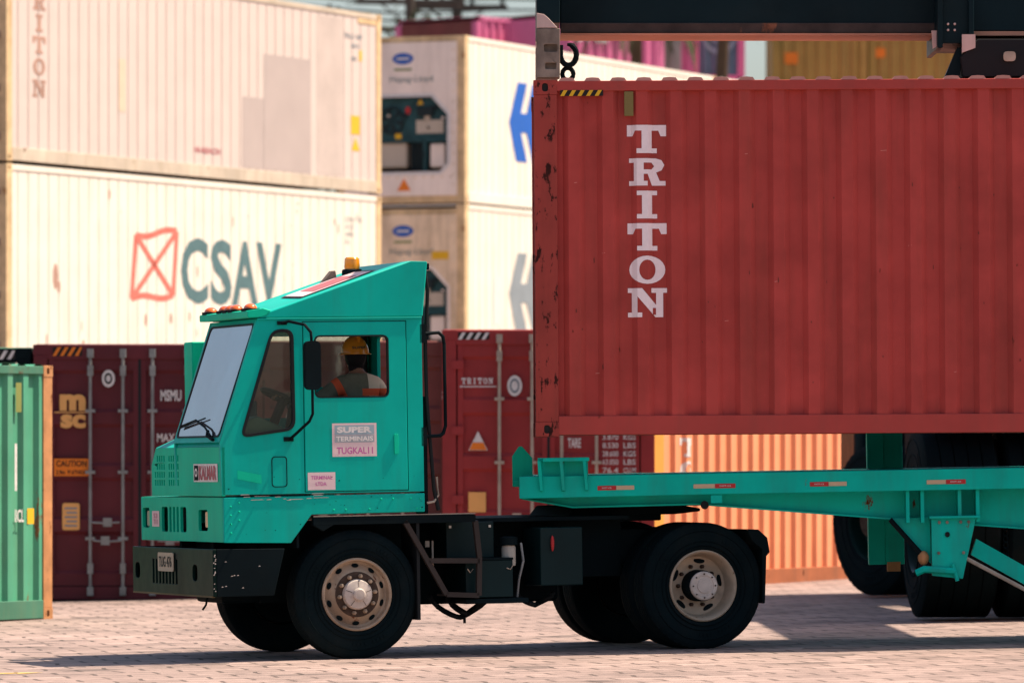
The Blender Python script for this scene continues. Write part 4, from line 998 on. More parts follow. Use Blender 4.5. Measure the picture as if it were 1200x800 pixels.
MB().tube([(1.46, .22, .90), (1.47, .2, .75), (1.43, .2, .60), (1.42, .22, .46)], .010, 6).build('hose', GAL, tr)
wl = MB().box(.665, .70, .30, .31, .88, .93).box(.72, .735, .30, .31, .72, .93).box(.665, .69, .30, .31, .74, .80); wl.build('warning_label_bracket', GALW, tr)
hs = MB()
for (a, b_, zz, rr0) in ((.74, 1.26, .30, .022), (.90, 1.22, .325, .026), (1.50, 1.80, .385, .022)):
    pts = [(a+(b_-a)*k/12, .45+.05*math.sin(k), .48+(zz-.48)*math.sin(PI*k/12)) for k in range(13)]
    hs.tube(pts, rr0, 8)
hs.tube([(1.04, .45, .33), (1.04, .45, .25)], .012, 6)
hs.build_each('air_hose', RUBB, tr)
box('inner_fender', BLK, tr, -.62, .53, .70, .72, .45, 1.11, 0); box('engine_block', BLK, tr, -.9, .3, .84, 1.62, .45, 1.1, .03)
box('frame_skirt', BLK, tr, .53, 1.55, .70, .72, .42, 1.1, 0); box('frame_skirt', BLK, tr, 1.55, 2.5, .70, .72, .60, 1.1, 0)
# rear fender / mudflap and fifth wheel
MB().plate([(3.36, .97), (3.46, .97), (3.54, .90), (3.56, .78), (3.53, .75), (3.51, .36), (3.485, .36), (3.49, .80), (3.40, .88)], [], 'y', .02, .62).build('rear_mudguard', BLK, tr, .01)
MB().plate([(3.36, .97), (3.46, .97), (3.54, .90), (3.56, .78), (3.53, .75), (3.51, .36), (3.485, .36), (3.49, .80), (3.40, .88)], [], 'y', 1.85, 2.42).build('rear_mudguard', BLK, tr, .01)
MB().plate([(2.05, 1.10), (2.12, 1.185), (3.0, 1.185), (3.22, 1.145), (3.22, 1.12), (3.0, 1.10)], [], 'y', .72, 1.72).box(2.2, 2.9, .8, 1.65, 1.05, 1.11).build('fifth_wheel', BLK, tr, .01)
# rails behind the cab
MB().tube([(.585, .03, 2.605), (.72, .03, 2.612), (.755, .03, 2.58), (.765, .03, 2.52), (.765, .03, 1.86), (.745, .03, 1.80), (.72, .03, 1.782), (.585, .03, 1.775)], .015, 8).box(.55, .60, .0, .05, 2.53, 2.68).box(.55, .60, .0, .05, 1.70, 1.85).build('grab_rail', BLK, tr)
MB().tube([(.615, .04, 3.10), (.635, .04, 2.95), (.61, .05, 2.5), (.615, .05, 2.1), (.64, .05, 1.7), (.665, .05, 1.35), (.70, .05, 1.18)], .016, 8).build('air_line', RUBB, tr)
MB().tube([(.60, .04, 1.24), (.66, .04, 1.25), (.70, .05, 1.30), (.69, .05, 1.45)], .010, 6).build('pale_hose', GALW, tr)
box('rear_duct', BLK, tr, .57, .62, .06, .25, 1.15, 2.1, .01)
# interior
it = MB().box(-1.08, -.74, .04, CW-.04, 1.34, 1.84); it.plate([(-1.10, 1.75), (-.52, 1.78), (-.60, 1.87), (-.80, 1.96), (-1.02, 1.88)], [], 'y', .04, CW-.04); it.build('dashboard', INTR, tr, .02)
MB().box(-.80, -.66, .55, .80, 1.92, 2.09).build('instrument_pod', MACH, tr, .02)
sw = [(-.42+.20*math.cos(2*PI*k/24)*.86, .62+.20*math.sin(2*PI*k/24), 2.10+.20*math.cos(2*PI*k/24)*-.42) for k in range(24)]
o = MB().tube(sw, .016, 8, True).tube([(-.42-.17, .62, 2.18), (-.42+.17, .62, 2.02)], .012, 6).tube([(-.42, .42, 2.10), (-.42, .82, 2.10)], .012, 6).build('steering_wheel', SEATM, tr)
MB().tube([(-.42, .62, 2.10), (-.55, .62, 1.80), (-.60, .62, 1.40)], .04, 8).build('steering_column', SEATM, tr)
MB().tube([(-.46, .30, 2.02), (-.50, .30, 1.78)], .02, 6).ball((-.46, .30, 2.03), .03, .03, .03, 8, 6).build('gear_lever', SEATM, tr)
box('seat', SEATM, tr, -.02, .42, .38, .86, 1.56, 1.70, .03); box('seat_base', SEATM, tr, .05, .36, .45, .79, 1.34, 1.57, .02); box('seat_backrest', SEATM, tr, .40, .50, .40, .86, 1.66, 2.12, .03)
box('cab_pillar_trim', SEATM, tr, .36, .50, 1.24, 1.32, 1.4, 2.7, .02)

# ------------------------------------------------------------------ driver
def skin_mesh(name, verts, edges, radii, m, parent, sub=2, rootv=0):
    me = bpy.data.meshes.new(name); me.from_pydata(verts, edges, []); o = bpy.data.objects.new(name, me); COL.objects.link(o); o.parent = parent
    me.materials.append(m)
    md = o.modifiers.new('skin', 'SKIN'); md.use_smooth_shade = True
    if not me.skin_vertices: 
        bpy.context.view_layer.objects.active = o
        me.skin_vertices if me.skin_vertices else None
    lay = me.skin_vertices[0].data if me.skin_vertices else None
    if lay is None:
        bm = bmesh.new(); bm.from_mesh(me); bm.verts.layers.skin.verify(); bm.to_mesh(me); bm.free(); lay = me.skin_vertices[0].data
    for i, r in enumerate(radii):
        lay[i].radius = r if isinstance(r, tuple) else (r, r); lay[i].use_root = (i == rootv)
    s = o.modifiers.new('sub', 'SUBSURF'); s.levels = sub; s.render_levels = sub
    return o
dr = root('person', mat=TM.copy()); tag(dr, 'driver in yellow helmet and drab shirt with orange stripes, seen from behind in the cab', 'person')
bv = [(.19,.62,1.76),(.20,.60,1.90),(.205,.60,2.06),(.21,.60,2.20),(.205,.61,2.30),(.20,.625,2.38),(.195,.63,2.47),
      (.06,.60,2.205),(.0,.60,2.17),(-.17,.58,2.07),(-.38,.64,2.13),
      (.35,.61,2.205),(.41,.63,2.17),(.47,.74,1.96),(.33,.90,1.86),
      (.16,.54,1.76),(-.26,.52,1.80),(-.33,.52,1.42),(-.44,.51,1.375),
      (.16,.72,1.76),(-.24,.76,1.80),(-.30,.76,1.42),(-.42,.77,1.375)]
be = [(0,1),(1,2),(2,3),(3,4),(4,5),(5,6),(3,7),(7,8),(8,9),(9,10),(3,11),(11,12),(12,13),(13,14),(0,15),(15,16),(16,17),(17,18),(0,19),(19,20),(20,21),(21,22)]
brd = [(.13,.10),(.125,.09),(.14,.095),(.13,.09),.055,.05,.075,.07,.06,.042,.028,.07,.06,.042,.028,.08,.06,.045,.03,.08,.06,.045,.03]
# hands: palm and five fingers each
def hand(base, dirv, up):
    base = Vector(base); d_ = Vector(dirv).normalized(); u_ = Vector(up).normalized(); s_ = d_.cross(u_).normalized()
    vs = []; es = []; rs_ = []
    palm = base+d_*.05; i0 = None
    return palm, d_, u_, s_
def add_hand(wi_i, dirv, up):
    palm, d_, u_, s_ = hand(bv[wi_i], dirv, up)
    bv.append(tuple(palm)); be.append((wi_i, len(bv)-1)); brd.append((.036, .018)); pi_ = len(bv)-1
    for k, (off, ln_) in enumerate(((-.030, .060), (-.010, .072), (.010, .068), (.028, .052))):
        a = palm+d_*.035+s_*off; b_ = a+d_*ln_*.5-u_*.012; c_ = b_+d_*ln_*.15-u_*ln_*.45
        j = len(bv); bv.extend([tuple(a), tuple(b_), tuple(c_)]); be.extend([(pi_, j), (j, j+1), (j+1, j+2)]); brd.extend([.0095, .009, .0075])
    a = palm-s_*.040-d_*.005; b_ = a+d_*.035-s_*.015-u_*.015; j = len(bv); bv.extend([tuple(a), tuple(b_)]); be.extend([(pi_, j), (j, j+1)]); brd.extend([.011, .009])
add_hand(10, (-1, .05, .05), (0, 0, 1)); add_hand(14, (-.8, .5, -.1), (0, 0, 1))
skin_mesh('body', bv, be, brd, SKIN, dr)
SH = M('drab_work_shirt', (.19, .175, .12), .85, var=.2, vscale=9, bump=.5, bscale=25)
nn_ = SH.node_tree; N = nn_.nodes; LL = nn_.links; pb = N['Principled BSDF']; base = pb.inputs['Base Color'].links[0].from_socket
tc_ = N.new('ShaderNodeTexCoord'); sp = N.new('ShaderNodeSeparateXYZ'); LL.new(tc_.outputs['Object'], sp.inputs[0])
def mth(op, a, b_):
    x = N.new('ShaderNodeMath'); x.operation = op
    for i, q in enumerate((a, b_)):
        if hasattr(q, 'links'): LL.new(q, x.inputs[i])
        else: x.inputs[i].default_value = q
    return x.outputs[0]
def mixc(fac, A, B):
    x = N.new('ShaderNodeMix'); x.data_type = 'RGBA'; LL.new(fac, x.inputs['Factor'])
    for i, cc in (('A', A), ('B', B)):
        s = [q for q in x.inputs if q.identifier == i+'_Color'][0]
        if hasattr(cc, 'links'): LL.new(cc, s)
        else: s.default_value = (*cc, 1)
    return [q for q in x.outputs if q.identifier == 'Result_Color'][0]
cream = mth('GREATER_THAN', sp.outputs['X'], .27)
cur = mixc(cream, base, (.78, .62, .46))
bandR = mth('MULTIPLY', mth('GREATER_THAN', sp.outputs['X'], .21), mth('LESS_THAN', mth('ABSOLUTE', mth('SUBTRACT', sp.outputs['Z'], 2.145), 0), .030))
cur = mixc(bandR, cur, (.85, .13, .05))
dl = mth('ADD', mth('MULTIPLY', sp.outputs['Z'], .45), sp.outputs['X'])
bandL = mth('MULTIPLY', mth('LESS_THAN', mth('ABSOLUTE', mth('SUBTRACT', dl, 1.01), 0), .032), mth('LESS_THAN', sp.outputs['X'], .15))
cur = mixc(bandL, cur, (.85, .13, .05))
LL.new(cur, pb.inputs['Base Color'])
sv = bv[:5]+[bv[7], bv[8], bv[9], (-.34,.625,2.115), bv[11], bv[12], bv[13], (.35,.88,1.87)]
se = [(0,1),(1,2),(2,3),(3,4),(3,5),(5,6),(6,7),(7,8),(3,9),(9,10),(10,11),(11,12)]
srd = [(.15,.12),(.145,.11),(.155,.115),(.145,.11),.062,.085,.075,.055,.042,.085,.075,.055,.042]
skin_mesh('shirt', sv, se, srd, SH, dr)
pv = [bv[0], bv[15], bv[16], (-.325,.52,1.46), bv[19], bv[20], (-.295,.76,1.46)]
skin_mesh('trousers', pv, [(0,1),(1,2),(2,3),(0,4),(4,5),(5,6)], [(.145,.115),.092,.070,.056,.092,.070,.056], JEAN, dr)
hx, hy, hz = .198, .645, 2.455
hm = MB().ball((hx, hy, hz), .078, .096, .115, 20, 14)
hm.ball((hx, hy+.100, hz-.012), .013, .022, .020, 8, 6)                         # nose
hm.ball((hx-.080, hy, hz-.01), .012, .02, .03, 8, 6).ball((hx+.080, hy, hz-.01), .012, .02, .03, 8, 6)   # ears
hm.ball((hx, hy+.045, hz-.085), .048, .052, .038, 12, 8)                       # jaw
hm.build('head', SKIN, dr, smooth=60, recalc=False)
ey = MB().ball((hx-.030, hy+.083, hz+.012), .012, .010, .008, 8, 6).ball((hx+.030, hy+.083, hz+.012), .012, .010, .008, 8, 6); ey.ball((hx, hy+.090, hz-.052), .024, .010, .006, 8, 6); ey.build('face_features', HAIR, dr, recalc=False)
MB().ball((hx, hy-.024, hz-.012), .088, .094, .110, 20, 14).ball((hx, hy-.03, hz-.10), .066, .05, .07, 14, 10).build('hair', HAIR, dr, smooth=60, recalc=False)
hl_ = MB().ball((hx, hy-.01, hz+.0), .113, .135, .155, 28, 10, .02, PI/2); hl_.lathe([(.116, 0), (.135, -.008), (.136, -.014), (.112, -.010)], (hx, hy-.005, hz+.012), 'z', 28)
hl_.box(hx-.012, hx+.012, hy-.12, hy+.10, hz+.10, hz+.160)
o = hl_.build('helmet', HELM, dr, smooth=50, recalc=False)
t = MB(); text(t, 'SUPER', hx-.06, hx+.06, hz+.042, hz+.062, lambda h, z: (h, hy-.145+abs(h-hx)**2*5, z)); t.build('helmet_lettering', MACH, o)

# ------------------------------------------------------------------ trailer
TLM = Matrix.Translation((X0, 47.40, 0)) @ Matrix.Rotation(-TILT-.0015, 4, 'Y')
tl = root('container_trailer', mat=TLM); tag(tl, 'teal green container trailer with red and cream reflectors, coupled to the yard tractor', 'trailer')
band = [(1.378, 1.255), (1.378, 1.435), (12.6, 1.435), (12.6, 1.268), (3.0, 1.262)]
for (y0, y1) in ((0, .04), (2.38, 2.42)):
    MB().plate(band, [], 'y', y0, y1).build('side_rail', TRT, tl, .006)
    MB().box(1.42, 12.6, y0 if y0 else 2.30, .12 if not y0 else 2.42, 1.424, 1.437).build('rail_flange', TRT, tl)
web = [(1.40, 1.26), (1.85, 1.183), (2.95, 1.190), (4.75, 1.035), (5.9, .940), (7.0, .90), (12.4, .90), (12.4, 1.30), (1.40, 1.30)]
for y0 in (.26, 2.10):
    MB().plate(web, [], 'y', y0, y0+.03).build('main_beam', TRT, tl, .004)
    lip = MB(); pp = web[:7]
    for a, b_ in zip(pp, pp[1:]): lip.add([(a[0], y0-.06, a[1]), (b_[0], y0-.06, b_[1]), (b_[0], y0+.09, b_[1]), (a[0], y0+.09, a[1]), (a[0], y0-.06, a[1]-.014), (b_[0], y0-.06, b_[1]-.014), (b_[0], y0+.09, b_[1]-.014), (a[0], y0+.09, a[1]-.014)],
                                       [(0,1,2,3), (7,6,5,4), (0,4,5,1), (3,2,6,7)])
    lip.build('beam_flange', TRT, tl)
cxm = MB()
for l in [1.42+.9*k for k in range(13)]: cxm.box(l, l+.08, .04, 2.38, 1.27, 1.40)
cxm.build_each('cross_member', TRT, tl)
stf = MB()
for l in (4.80, 4.93, 5.26, 5.42, 6.4): stf.box(l, l+.03, .05, .26, 1.0, 1.262)
stf.build_each('web_stiffener', TRT, tl)
MB().plate([(1.38, 1.25), (1.95, 1.17), (3.2, 1.17), (3.2, 1.186), (1.95, 1.186), (1.4, 1.27)], [], 'y', .3, 2.1).build('coupler_plate', BLK, tl)
MB().lathe([(.03, 0), (.03, -.09)], (2.6, 1.2, 1.185), 'z', 12, caps=True).build('kingpin', BLK, tl)
MB().box(1.378, 1.42, .04, 2.38, 1.26, 1.42).build('nose_beam', TRT, tl)
MB().plate([(1.318, 1.35), (1.318, 1.60), (1.38, 1.682), (1.41, 1.682), (1.50, 1.585), (1.50, 1.35)], [], 'y', .42, .47).plate([(1.325, 1.35), (1.50, 1.35), (1.50, 1.40), (1.325, 1.40)], [], 'y', .30, .42).build('container_guide', TEALD, tl, .006)
pk = MB().box(1.545, 1.99, .05, .09, 1.40, 1.585); pk.box(1.59, 2.0, -.075, .09, 1.553, 1.583)
for l in (1.56, 1.755, 1.96): pk.add([(l, 0, 1.31), (l+.028, 0, 1.31), (l+.028, 0, 1.56), (l, 0, 1.56), (l, -.03, 1.315), (l+.028, -.03, 1.315), (l+.01, -.075, 1.56), (l-.02, -.075, 1.56)], [(4,5,6,7), (0,4,7,3), (1,2,6,5), (0,1,5,4)])
pk.build('corner_pocket', TRT, tl, .003)
for a, b_, c_ in ((2.07, 2.233, 2.396), (3.110, 3.290, 2.917), (3.949, 4.113, 4.276), (5.153, 5.327, 4.98)):
    # red part from a to b, cream part on the other side
    lo_, hi_ = min(a, b_), max(a, b_)
    t = MB(); flat(t, rect(lo_, hi_, 1.312, 1.348), lambda h, z: (h, -.004, z)); o = t.build('red_reflector', REDP, tl)
    t = MB(); text(t, 'DOT-C2', lo_+.04, hi_-.04, 1.325, 1.336, lambda h, z: (h, -.006, z)); t.build('reflector_text', WHT, o)
    cl, ch_ = (hi_, c_) if c_ > hi_ else (c_, lo_)
    t = MB(); flat(t, rect(cl+.002, ch_-.002, 1.313, 1.347), lambda h, z: (h, -.004, z)); t.build('cream_reflector', M('cream_reflector', (.55, .40, .25), .5), tl)
MB().box(3.07, 3.17, .0, .03, 1.19, 1.255).build('rail_lug', TRT, tl, .003)
MB().lathe([(.035, 0), (.035, .1), (0, .1)], (3.02, .1, 1.175), 'y', 14, caps=True).build('marker_lamp', RUBB, tl)
# support leg bracket
MB().plate([(5.02, 1.055), (5.42, 1.045), (5.29, .535), (5.02, .565)], [], 'y', .04, .10).box(5.0, 5.45, .0, .14, 1.03, 1.052).build('leg_bracket', TRT, tl, .006)
MB().plate([(4.66, 1.04), (5.02, 1.04), (5.02, .66)], [], 'y', .16, .19).build('leg_gusset', TRT, tl, .004)
MB().tube([(4.66, .12, 1.03), (4.98, .12, .69)], .022, 6).build('leg_brace', BLK, tl)
MB().lathe([(.022, 0), (.022, .01), (0, .01)], (5.16, .028, .90), 'y', 14).build('leg_pin', RUBB, tl)
MB().tube([(4.88, .05, .59), (4.95, .03, .62), (5.22, .02, .60)], .030, 8).tube([(5.20, .02, .66), (5.24, .02, .52)], .018, 8).build('leg_pivot', TRT, tl)
MB().ball((4.95, .12, .71), .05, .05, .06, 10, 8).build('rusty_joint', RUSTO, tl)
MB().plate([(5.42, .86), (5.37, .73), (6.55, -.02+.12), (6.62, .21)], [], 'y', .10, .16).build('diagonal_brace', TRT, tl, .005)
MB().tube([(5.33, .08, .70), (6.5, .08, .04+.06)], .018, 6).build('brace_edge', GALW, tl)
MB().box(6.45, 6.75, .05, .35, .10, .16).build('leg_foot', TRT, tl)
bo_ = MB()
for x, z in ((5.09, 1.0), (5.16, 1.0), (5.28, 1.0), (5.35, 1.0), (5.08, .75), (5.30, .75)): bo_.lathe([(.014, 0), (.014, -.012), (.0, -.012)], (x, .04, z), 'y', 6)
bo_.build_each('bracket_bolt', CASTG, tl)
ch = MB()
for k in range(9): ch.tube([(5.70+.02*math.sin(2*PI*q/8), .3+.012*(k % 2)*math.cos(2*PI*q/8), 1.0-k*.05+.03*math.cos(2*PI*q/8)) for q in range(8)], .006, 5, True)
ch.build('chain', BLK, tl)
# far side landing leg
MB().box(4.60, 4.75, 2.12, 2.26, .62, 1.75).box(4.75, 4.93, 2.15, 2.26, .62, 1.75).build('far_landing_leg', TRT, tl, .006)
MB().box(4.77, 4.89, 2.12, 2.2, .56, .64).build('leg_plate', RUSTO, tl)
for l in (10.2, 11.45):
    a = copy_tree(wr, tl, (l, .04, .50)); copy_tree(wr, tl, (l, .37, .50)); copy_tree(wr, tl, (l, 2.40, .50), (0, 0, PI)); copy_tree(wr, tl, (l, 2.07, .50), (0, 0, PI))
    MB().lathe([(.08, 0), (.08, 2.0)], (l, .2, .50), 'y', 16).build('axle', BLK, tl)
box('bogie_frame', BLK, tl, 9.9, 11.8, .75, .9, .5, .9); box('bogie_frame', BLK, tl, 9.9, 11.8, 1.5, 1.65, .5, .9)
def tx(x): return 1.304+(x-1.378)*.9234
seen_ = set()
for q in tl.children:
    if q.type == 'EMPTY': q.location.x = tx(q.location.x); continue
    for ob in [q]+list(q.children):
        if ob.data.name in seen_: continue
        seen_.add(ob.data.name)
        for v in ob.data.vertices: v.co.x = tx(v.co.x)

# ------------------------------------------------------------------ reach stacker with spreader
SB = (5.8, 54.4)
rk = root('reach_stacker', (SB[0], SB[1], gz(SB[0])), R(4)); tag(rk, 'large dark reach stacker with black spreader holding the red container', 'crane')
def big_wheel(loc, rz, r, wd, k):
    o = make_wheel('rear', r, wd, k, rk, loc, rimm=BLKG)
    for q in o.children:
        if q.name.startswith('hub_cap'): q.data.materials[0] = RIMD; o.rotation_euler = (0, 0, rz); return o
w1 = big_wheel((-2.05, 0, .89), R(-90), .895, .70, 1.65)
copy_tree(w1, rk, (-1.28, 0, .89)); copy_tree(w1, rk, (2.10, 0, .89), (0, 0, R(90))); copy_tree(w1, rk, (1.28, 0, .89), (0, 0, R(90)))
w2 = big_wheel((-1.38, 8.2, .80), R(-90+24), .81, .55, 1.5)
copy_tree(w2, rk, (1.55, 8.3, .80), (0, 0, R(90+24)))
MB().box(-1.2, 1.2, -.35, .35, .55, 1.25).box(-.55, .55, -.8, 9.2, .7, 1.7).box(-1.0, 1.0, 8.0, 8.5, .6, 1.0).build('chassis', BLK, rk, .03)
MB().box(-1.95, 1.95, -.75, .9, 1.85, 1.98).box(-1.25, -.9, .9, 6.4, 1.45, 1.95).box(.9, 1.25, .9, 6.4, 1.45, 1.95).build('fender_deck', BLK, rk, .02)
MB().box(-1.45, 1.45, 8.9, 10.2, .7, 2.4).build('counterweight', SPR, rk, .1)
MB().box(-.9, .9, 5.2, 8.9, 1.5, 2.5).build('engine_hood', SPR, rk, .06)
MB().plate([(1.6, 1.95), (3.6, 1.95), (3.6, 3.5), (2.0, 3.5), (1.6, 2.7)], [], 'x', .2, 1.5).build('operator_cabin', SPR, rk, .04)
for s in (-1, 1): MB().plate([(7.2, 1.6), (9.6, 1.6), (9.3, 4.1), (8.9, 4.1)], [], 'x', s*.62-.06, s*.62+.06).build('boom_tower', SPR, rk, .02)
def beam3(a, b_, hw, hh):
    a, b_ = Vector(a), Vector(b_); d_ = (b_-a).normalized(); s_ = Vector((1, 0, 0)); u_ = s_.cross(d_).normalized()
    vs = [p+s_*hw*i+u_*hh*j for p in (a, b_) for j in (-1, 1) for i in (-1, 1)]
    return MB().add(vs, [(0,2,3,1), (4,5,7,6), (0,1,5,4), (2,6,7,3), (0,4,6,2), (1,3,7,5)])
bt = Vector((.35, -5.8, 6.55))
beam3((0, 9.0, 3.7), (.1, 1.0, 5.4), .48, .48).build('boom', SPR, rk, .02); beam3((.08, 1.6, 5.27), (bt.x, bt.y, bt.z), .36, .36).build('boom_extension', SPR, rk, .02)
for s in (-1, 1): MB().tube([(s*.62, 1.8, 1.9), (s*.6, 3.2, 4.5)], .14, 12).build('lift_cylinder', SPR, rk)
# spreader in world-aligned frame below the boom head
inv = (Matrix.Translation(rk.location) @ Matrix.Rotation(R(4), 4, 'Z')).inverted()
def spart(mb, name, m, bev=.008, par=None):
    mb.v = [tuple(inv @ Vector(p)) for p in mb.v]
    if name in ('telescopic_beam', 'collar_bolt', 'lower_flange'): return mb.build_each(name, m, par or rk, bev)
    return mb.build(name, m, par or rk, bev)
cz = LZ+2.896; RY = R(.35)
def tz(x): return cz+(x-LX)*.0061
EX = LX+12.19
spart(MB().box(.40, 3.50, 47.95, 48.55, 5.19, 5.85).box(EX-3.3, EX-.2, 47.95, 48.55, 5.25, 5.9), 'telescopic_beam', SPR)
spart(MB().box(.40, 3.50, 47.93, 48.0, 5.115, 5.20), 'scuffed_edge', SPRB); spart(MB().box(.40, 3.50, 47.90, 48.6, 5.098, 5.112), 'lower_flange', PEACH, 0)
spart(MB().box(3.76, EX-3.2, 47.75, 48.8, 5.12, 6.0), 'main_beam', SPR); spart(MB().box(3.76, EX-3.2, 47.72, 48.8, 5.08, 5.115), 'lower_flange', PEACH, 0)
spart(MB().box(3.50, 3.78, 47.65, 48.85, 5.01, 6.02).box(3.49, 3.535, 47.60, 48.85, 4.97, 6.02).box(3.745, 3.79, 47.6, 48.85, 4.95, 6.02), 'beam_collar', SPR)
bo = MB()
for x in (3.58, 3.635):
    for z in (5.12, 5.17): bo.ball((x, 47.645, z), .011, .008, .011, 8, 5)
for x in (3.49, 3.545, 3.565): bo.ball((x, 47.595, 5.40), .016, .01, .014, 8, 5)
spart(bo, 'collar_bolt', CASTP, 0)
spart(MB().plate([(3.45, 5.12), (3.50, 5.12), (3.50, 5.04), (3.54, 5.02), (3.46, 4.97)], [], 'y', 47.7, 47.74), 'pale_bracket', CASTP, 0)
spart(MB().plate([(3.55, tz(3.6)+.02), (3.66, 4.98), (3.70, 4.98), (3.68, tz(3.6)+.02)], [], 'y', 47.7, 47.8), 'link_arm', SPR, 0)
spart(MB().plate([(3.70, tz(3.7)+.03), (3.68, 4.90), (3.82, 5.045), (7.5, 5.045), (7.5, tz(7.5)+.03)], [], 'y', 47.6, 48.6), 'centre_frame', HAIR, .01)
spart(MB().plate([(3.69, 4.93), (3.80, 4.97), (3.80, 5.08), (3.69, 5.08)], [], 'y', 47.58, 47.61), 'beige_plate', CASTP, 0)
spart(MB().plate(rpoly(rect(4.03, 4.13, 4.86, 4.94), .03, 3), [], 'y', 47.57, 47.60), 'round_lamp', GALW, 0)
spart(MB().lathe([(.9, 0), (.9, .9)], (6.3, 48.25, 6.0), 'z', 24, caps=True).box(5.6, 7.0, 47.6, 48.9, 6.3, 6.9), 'rotator', SPR)
# end beams with twistlock heads
for x0, sgn in ((.20, 1), (EX-.2, -1)):
    a, b_ = sorted((x0, x0+sgn*.19))
    zz = tz(x0)
    spart(MB().box(a, b_, 47.25, 49.6, 5.15, 5.85), 'end_beam', SPR)
    for y in (47.19, 49.45):
        h = MB().plate(rect(a, b_, zz+.02, zz+.42), [rpoly(rect(a+.06, b_-.02, zz+.23, zz+.29), .015, 3), rpoly(rect(a+.07, b_-.03, zz+.09, zz+.14), .01, 3)], 'y', y, y+.04).box(a, b_, y+.06, y+.22, zz+.02, zz+.40)
        ho = spart(h, 'twistlock_head', CASTG, .006)
        spart(MB().plate([(a, zz+.425), (b_-.02, zz+.425), (a+.10, zz+.50), (a+.06, zz+.535), (a, zz+.545)], [], 'y', y+.0, y+.06), 'gusset_plate', CASTP, .004, rk)  # sunlit slope above the head, its light put into the pale pink
# shackle and ring beside the near head
rg = MB(); zz = tz(.5)
rg.tube([(.46+.065*math.cos(a), 47.3, zz+.21+.085*math.sin(a)) for a in [R(100-20*k) for k in range(15)]], [.012, .018]+[.024]*12+[.02], 8)
rg.tube([(.455+.045*math.cos(2*PI*k/14), 47.32, zz+.055+.05*math.sin(2*PI*k/14)) for k in range(14)], .020, 8, True)
rg.tube([(.40, 47.3, zz+.16), (.40, 47.3, zz+.29)], .018, 8)
spart(rg, 'hook_and_ring', BLK, 0)

# ------------------------------------------------------------------ palms, poles and tree beyond
def palm(loc, ht, label, lean, seed):
    random.seed(seed); r = root('palm_tree', loc); tag(r, label, 'palm', 'palms beyond the container stacks')
    pts = [(lean*(k/10)**2, 0, ht*k/10) for k in range(11)]
    MB().tube(pts, [.20-.008*k for k in range(11)], 10).build('trunk', BARK, r)
    f = MB(); top = Vector(pts[-1])
    for i in range(16):
        az = 2*PI*i/16+random.uniform(-.2, .2); el = random.uniform(-.2, .9); Lf = random.uniform(1.7, 2.3)
        pr_ = None; pos = Vector(top); d_ = Vector((math.cos(az)*math.cos(el), math.sin(az)*math.cos(el), math.sin(el)))
        spine = [Vector(pos)]
        for k in range(12):
            pos = pos+d_*Lf/12; d_ = (d_+Vector((0, 0, -.17))).normalized(); spine.append(Vector(pos))
        f.tube(spine, .018, 4)
        for k in range(1, 12):
            for s in (-1, 1):
                for q in range(2):
                    p = spine[k].lerp(spine[k+1], q/2); dd = (spine[k+1]-spine[k]).normalized(); sd_ = dd.cross(Vector((0, 0, 1))).normalized()*s
                    tip = p+sd_*.45*(1-abs(k-5)/10)+dd*.3+Vector((0, 0, -.38+random.uniform(-.1, .1))); wv = dd*.028
                    f.add([p-wv, p+wv, tip], [(0, 1, 2)])
    f.build('crown', LEAF, r, recalc=False)
palm((2.7, 126, 0), 11.55, 'palm with fronds hanging before the magenta containers, left of the ring marks', .0, 4)
palm((4.25, 124, 0), 11.9, 'palm with brown trunk before the slate blue ring-marked container', .35, 8)
def upole(loc, ht, label, arms, seed):
    r = root('utility_pole', loc, R(6)); tag(r, label, 'utility pole', 'wooden poles beyond the white containers')
    MB().tube([(0, 0, 0), (0, 0, ht)], [.2, .15], 12).build('pole', POLE, r)
    for z, hw in arms:
        a = MB().box(-hw, hw, -.08, .08, z-.08, z+.08).build('crossarm', POLE, r)
        q = MB()
        for k in range(4): q.lathe([(.05, .0), (.08, .05), (.05, .09), (.08, .14), (.03, .2), (0, .2)], (-hw*.9+k*hw*.6, 0, z+.08), 'z', 8)
        q.build('insulator', BLKG, a)
        MB().tube([(-hw*.6, .0, z), (0, 0, z-.7)], .03, 5).tube([(hw*.6, 0, z), (0, 0, z-.7)], .03, 5).build('brace', POLE, r)
upole((-2.98, 170, 0), 15.2, 'weathered pole with crossarms, left of the pair above the white stack', ((14.75, 1.6), (13.95, 1.2)), 1)
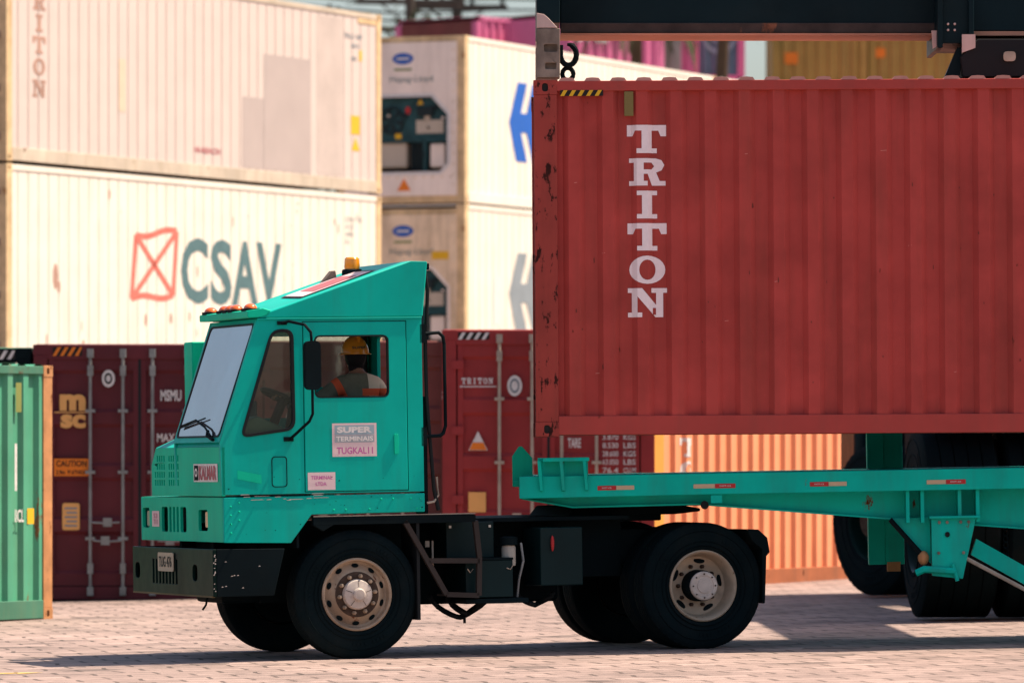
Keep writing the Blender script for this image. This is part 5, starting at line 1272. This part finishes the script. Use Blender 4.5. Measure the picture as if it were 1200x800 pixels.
upole((-1.63, 172, 0), 16.2, 'weathered pole with crossarms nearest the magenta container', ((15.6, 1.4), (14.75, 1.5), (14.2, .9)), 2)
wr_ = MB()
for z, y in ((14.95, 0), (14.15, .3), (14.6, -.3), (14.9, -.6), (14.4, .2)):
    wr_.tube([(-14+k*1.5, 171+y, z+.25*math.sin(k*1.3+z)*.3+.012*(k-9)**2-.1) for k in range(19)], .035, 5)
tag(wr_.build('overhead_cable', BLK), 'sagging dark cables strung past the wooden poles', 'cable')
def tree(loc, ht, cr, label, seed):
    random.seed(seed); r = root('broadleaf_tree', loc); tag(r, label, 'tree', 'trees beyond the container stacks')
    tk = MB().tube([(0, 0, 0), (.1, 0, ht*.4), (0, .1, ht*.8)], [.3, .22, .1], 8)
    f = MB(); cl = []
    for i in range(26):
        a = random.uniform(0, 2*PI); q = random.random()**.5*cr; z = ht*random.uniform(.62, 1.0)
        c_ = Vector((q*math.cos(a), q*math.sin(a), z)); cl.append(c_); tk.tube([(0, .05, ht*.55), (c_*.5+Vector((0, 0, ht*.3))), c_], [.06, .04, .02], 5)
        for k in range(70):
            p = c_+Vector([random.gauss(0, .34) for _ in range(3)]); u_ = Vector([random.uniform(-1, 1) for _ in range(3)]).normalized()*.11; v_ = Vector([random.uniform(-1, 1) for _ in range(3)]).normalized()*.09
            f.add([p-u_, p+v_, p+u_, p-v_], [(0, 1, 2, 3)])
    tk.build('trunk', BARK, r); f.build('crown', LEAF2, r, recalc=False)
tree((-3.9, 160, 0), 13.6, 1.7, 'dark leafy tree showing over the pinkish white container', 11)
tree((-1.6, 165, 0), 13.0, 1.2, 'low dark tree between the poles and the magenta container', 12)
shed = root('warehouse', (-2.6, 176, 0), R(-8)); tag(shed, 'low warehouse with a brownish red roof behind the poles', 'building')
MB().box(-2.5, 3.2, 0, 8, 0, 12.6).build('wall', MAGG, shed); MB().plate([(-2.8, 12.5), (3.5, 13.3), (3.5, 13.9), (-2.8, 12.7)], [], 'y', -.4, 8.4).build('roof', BUR3, shed)
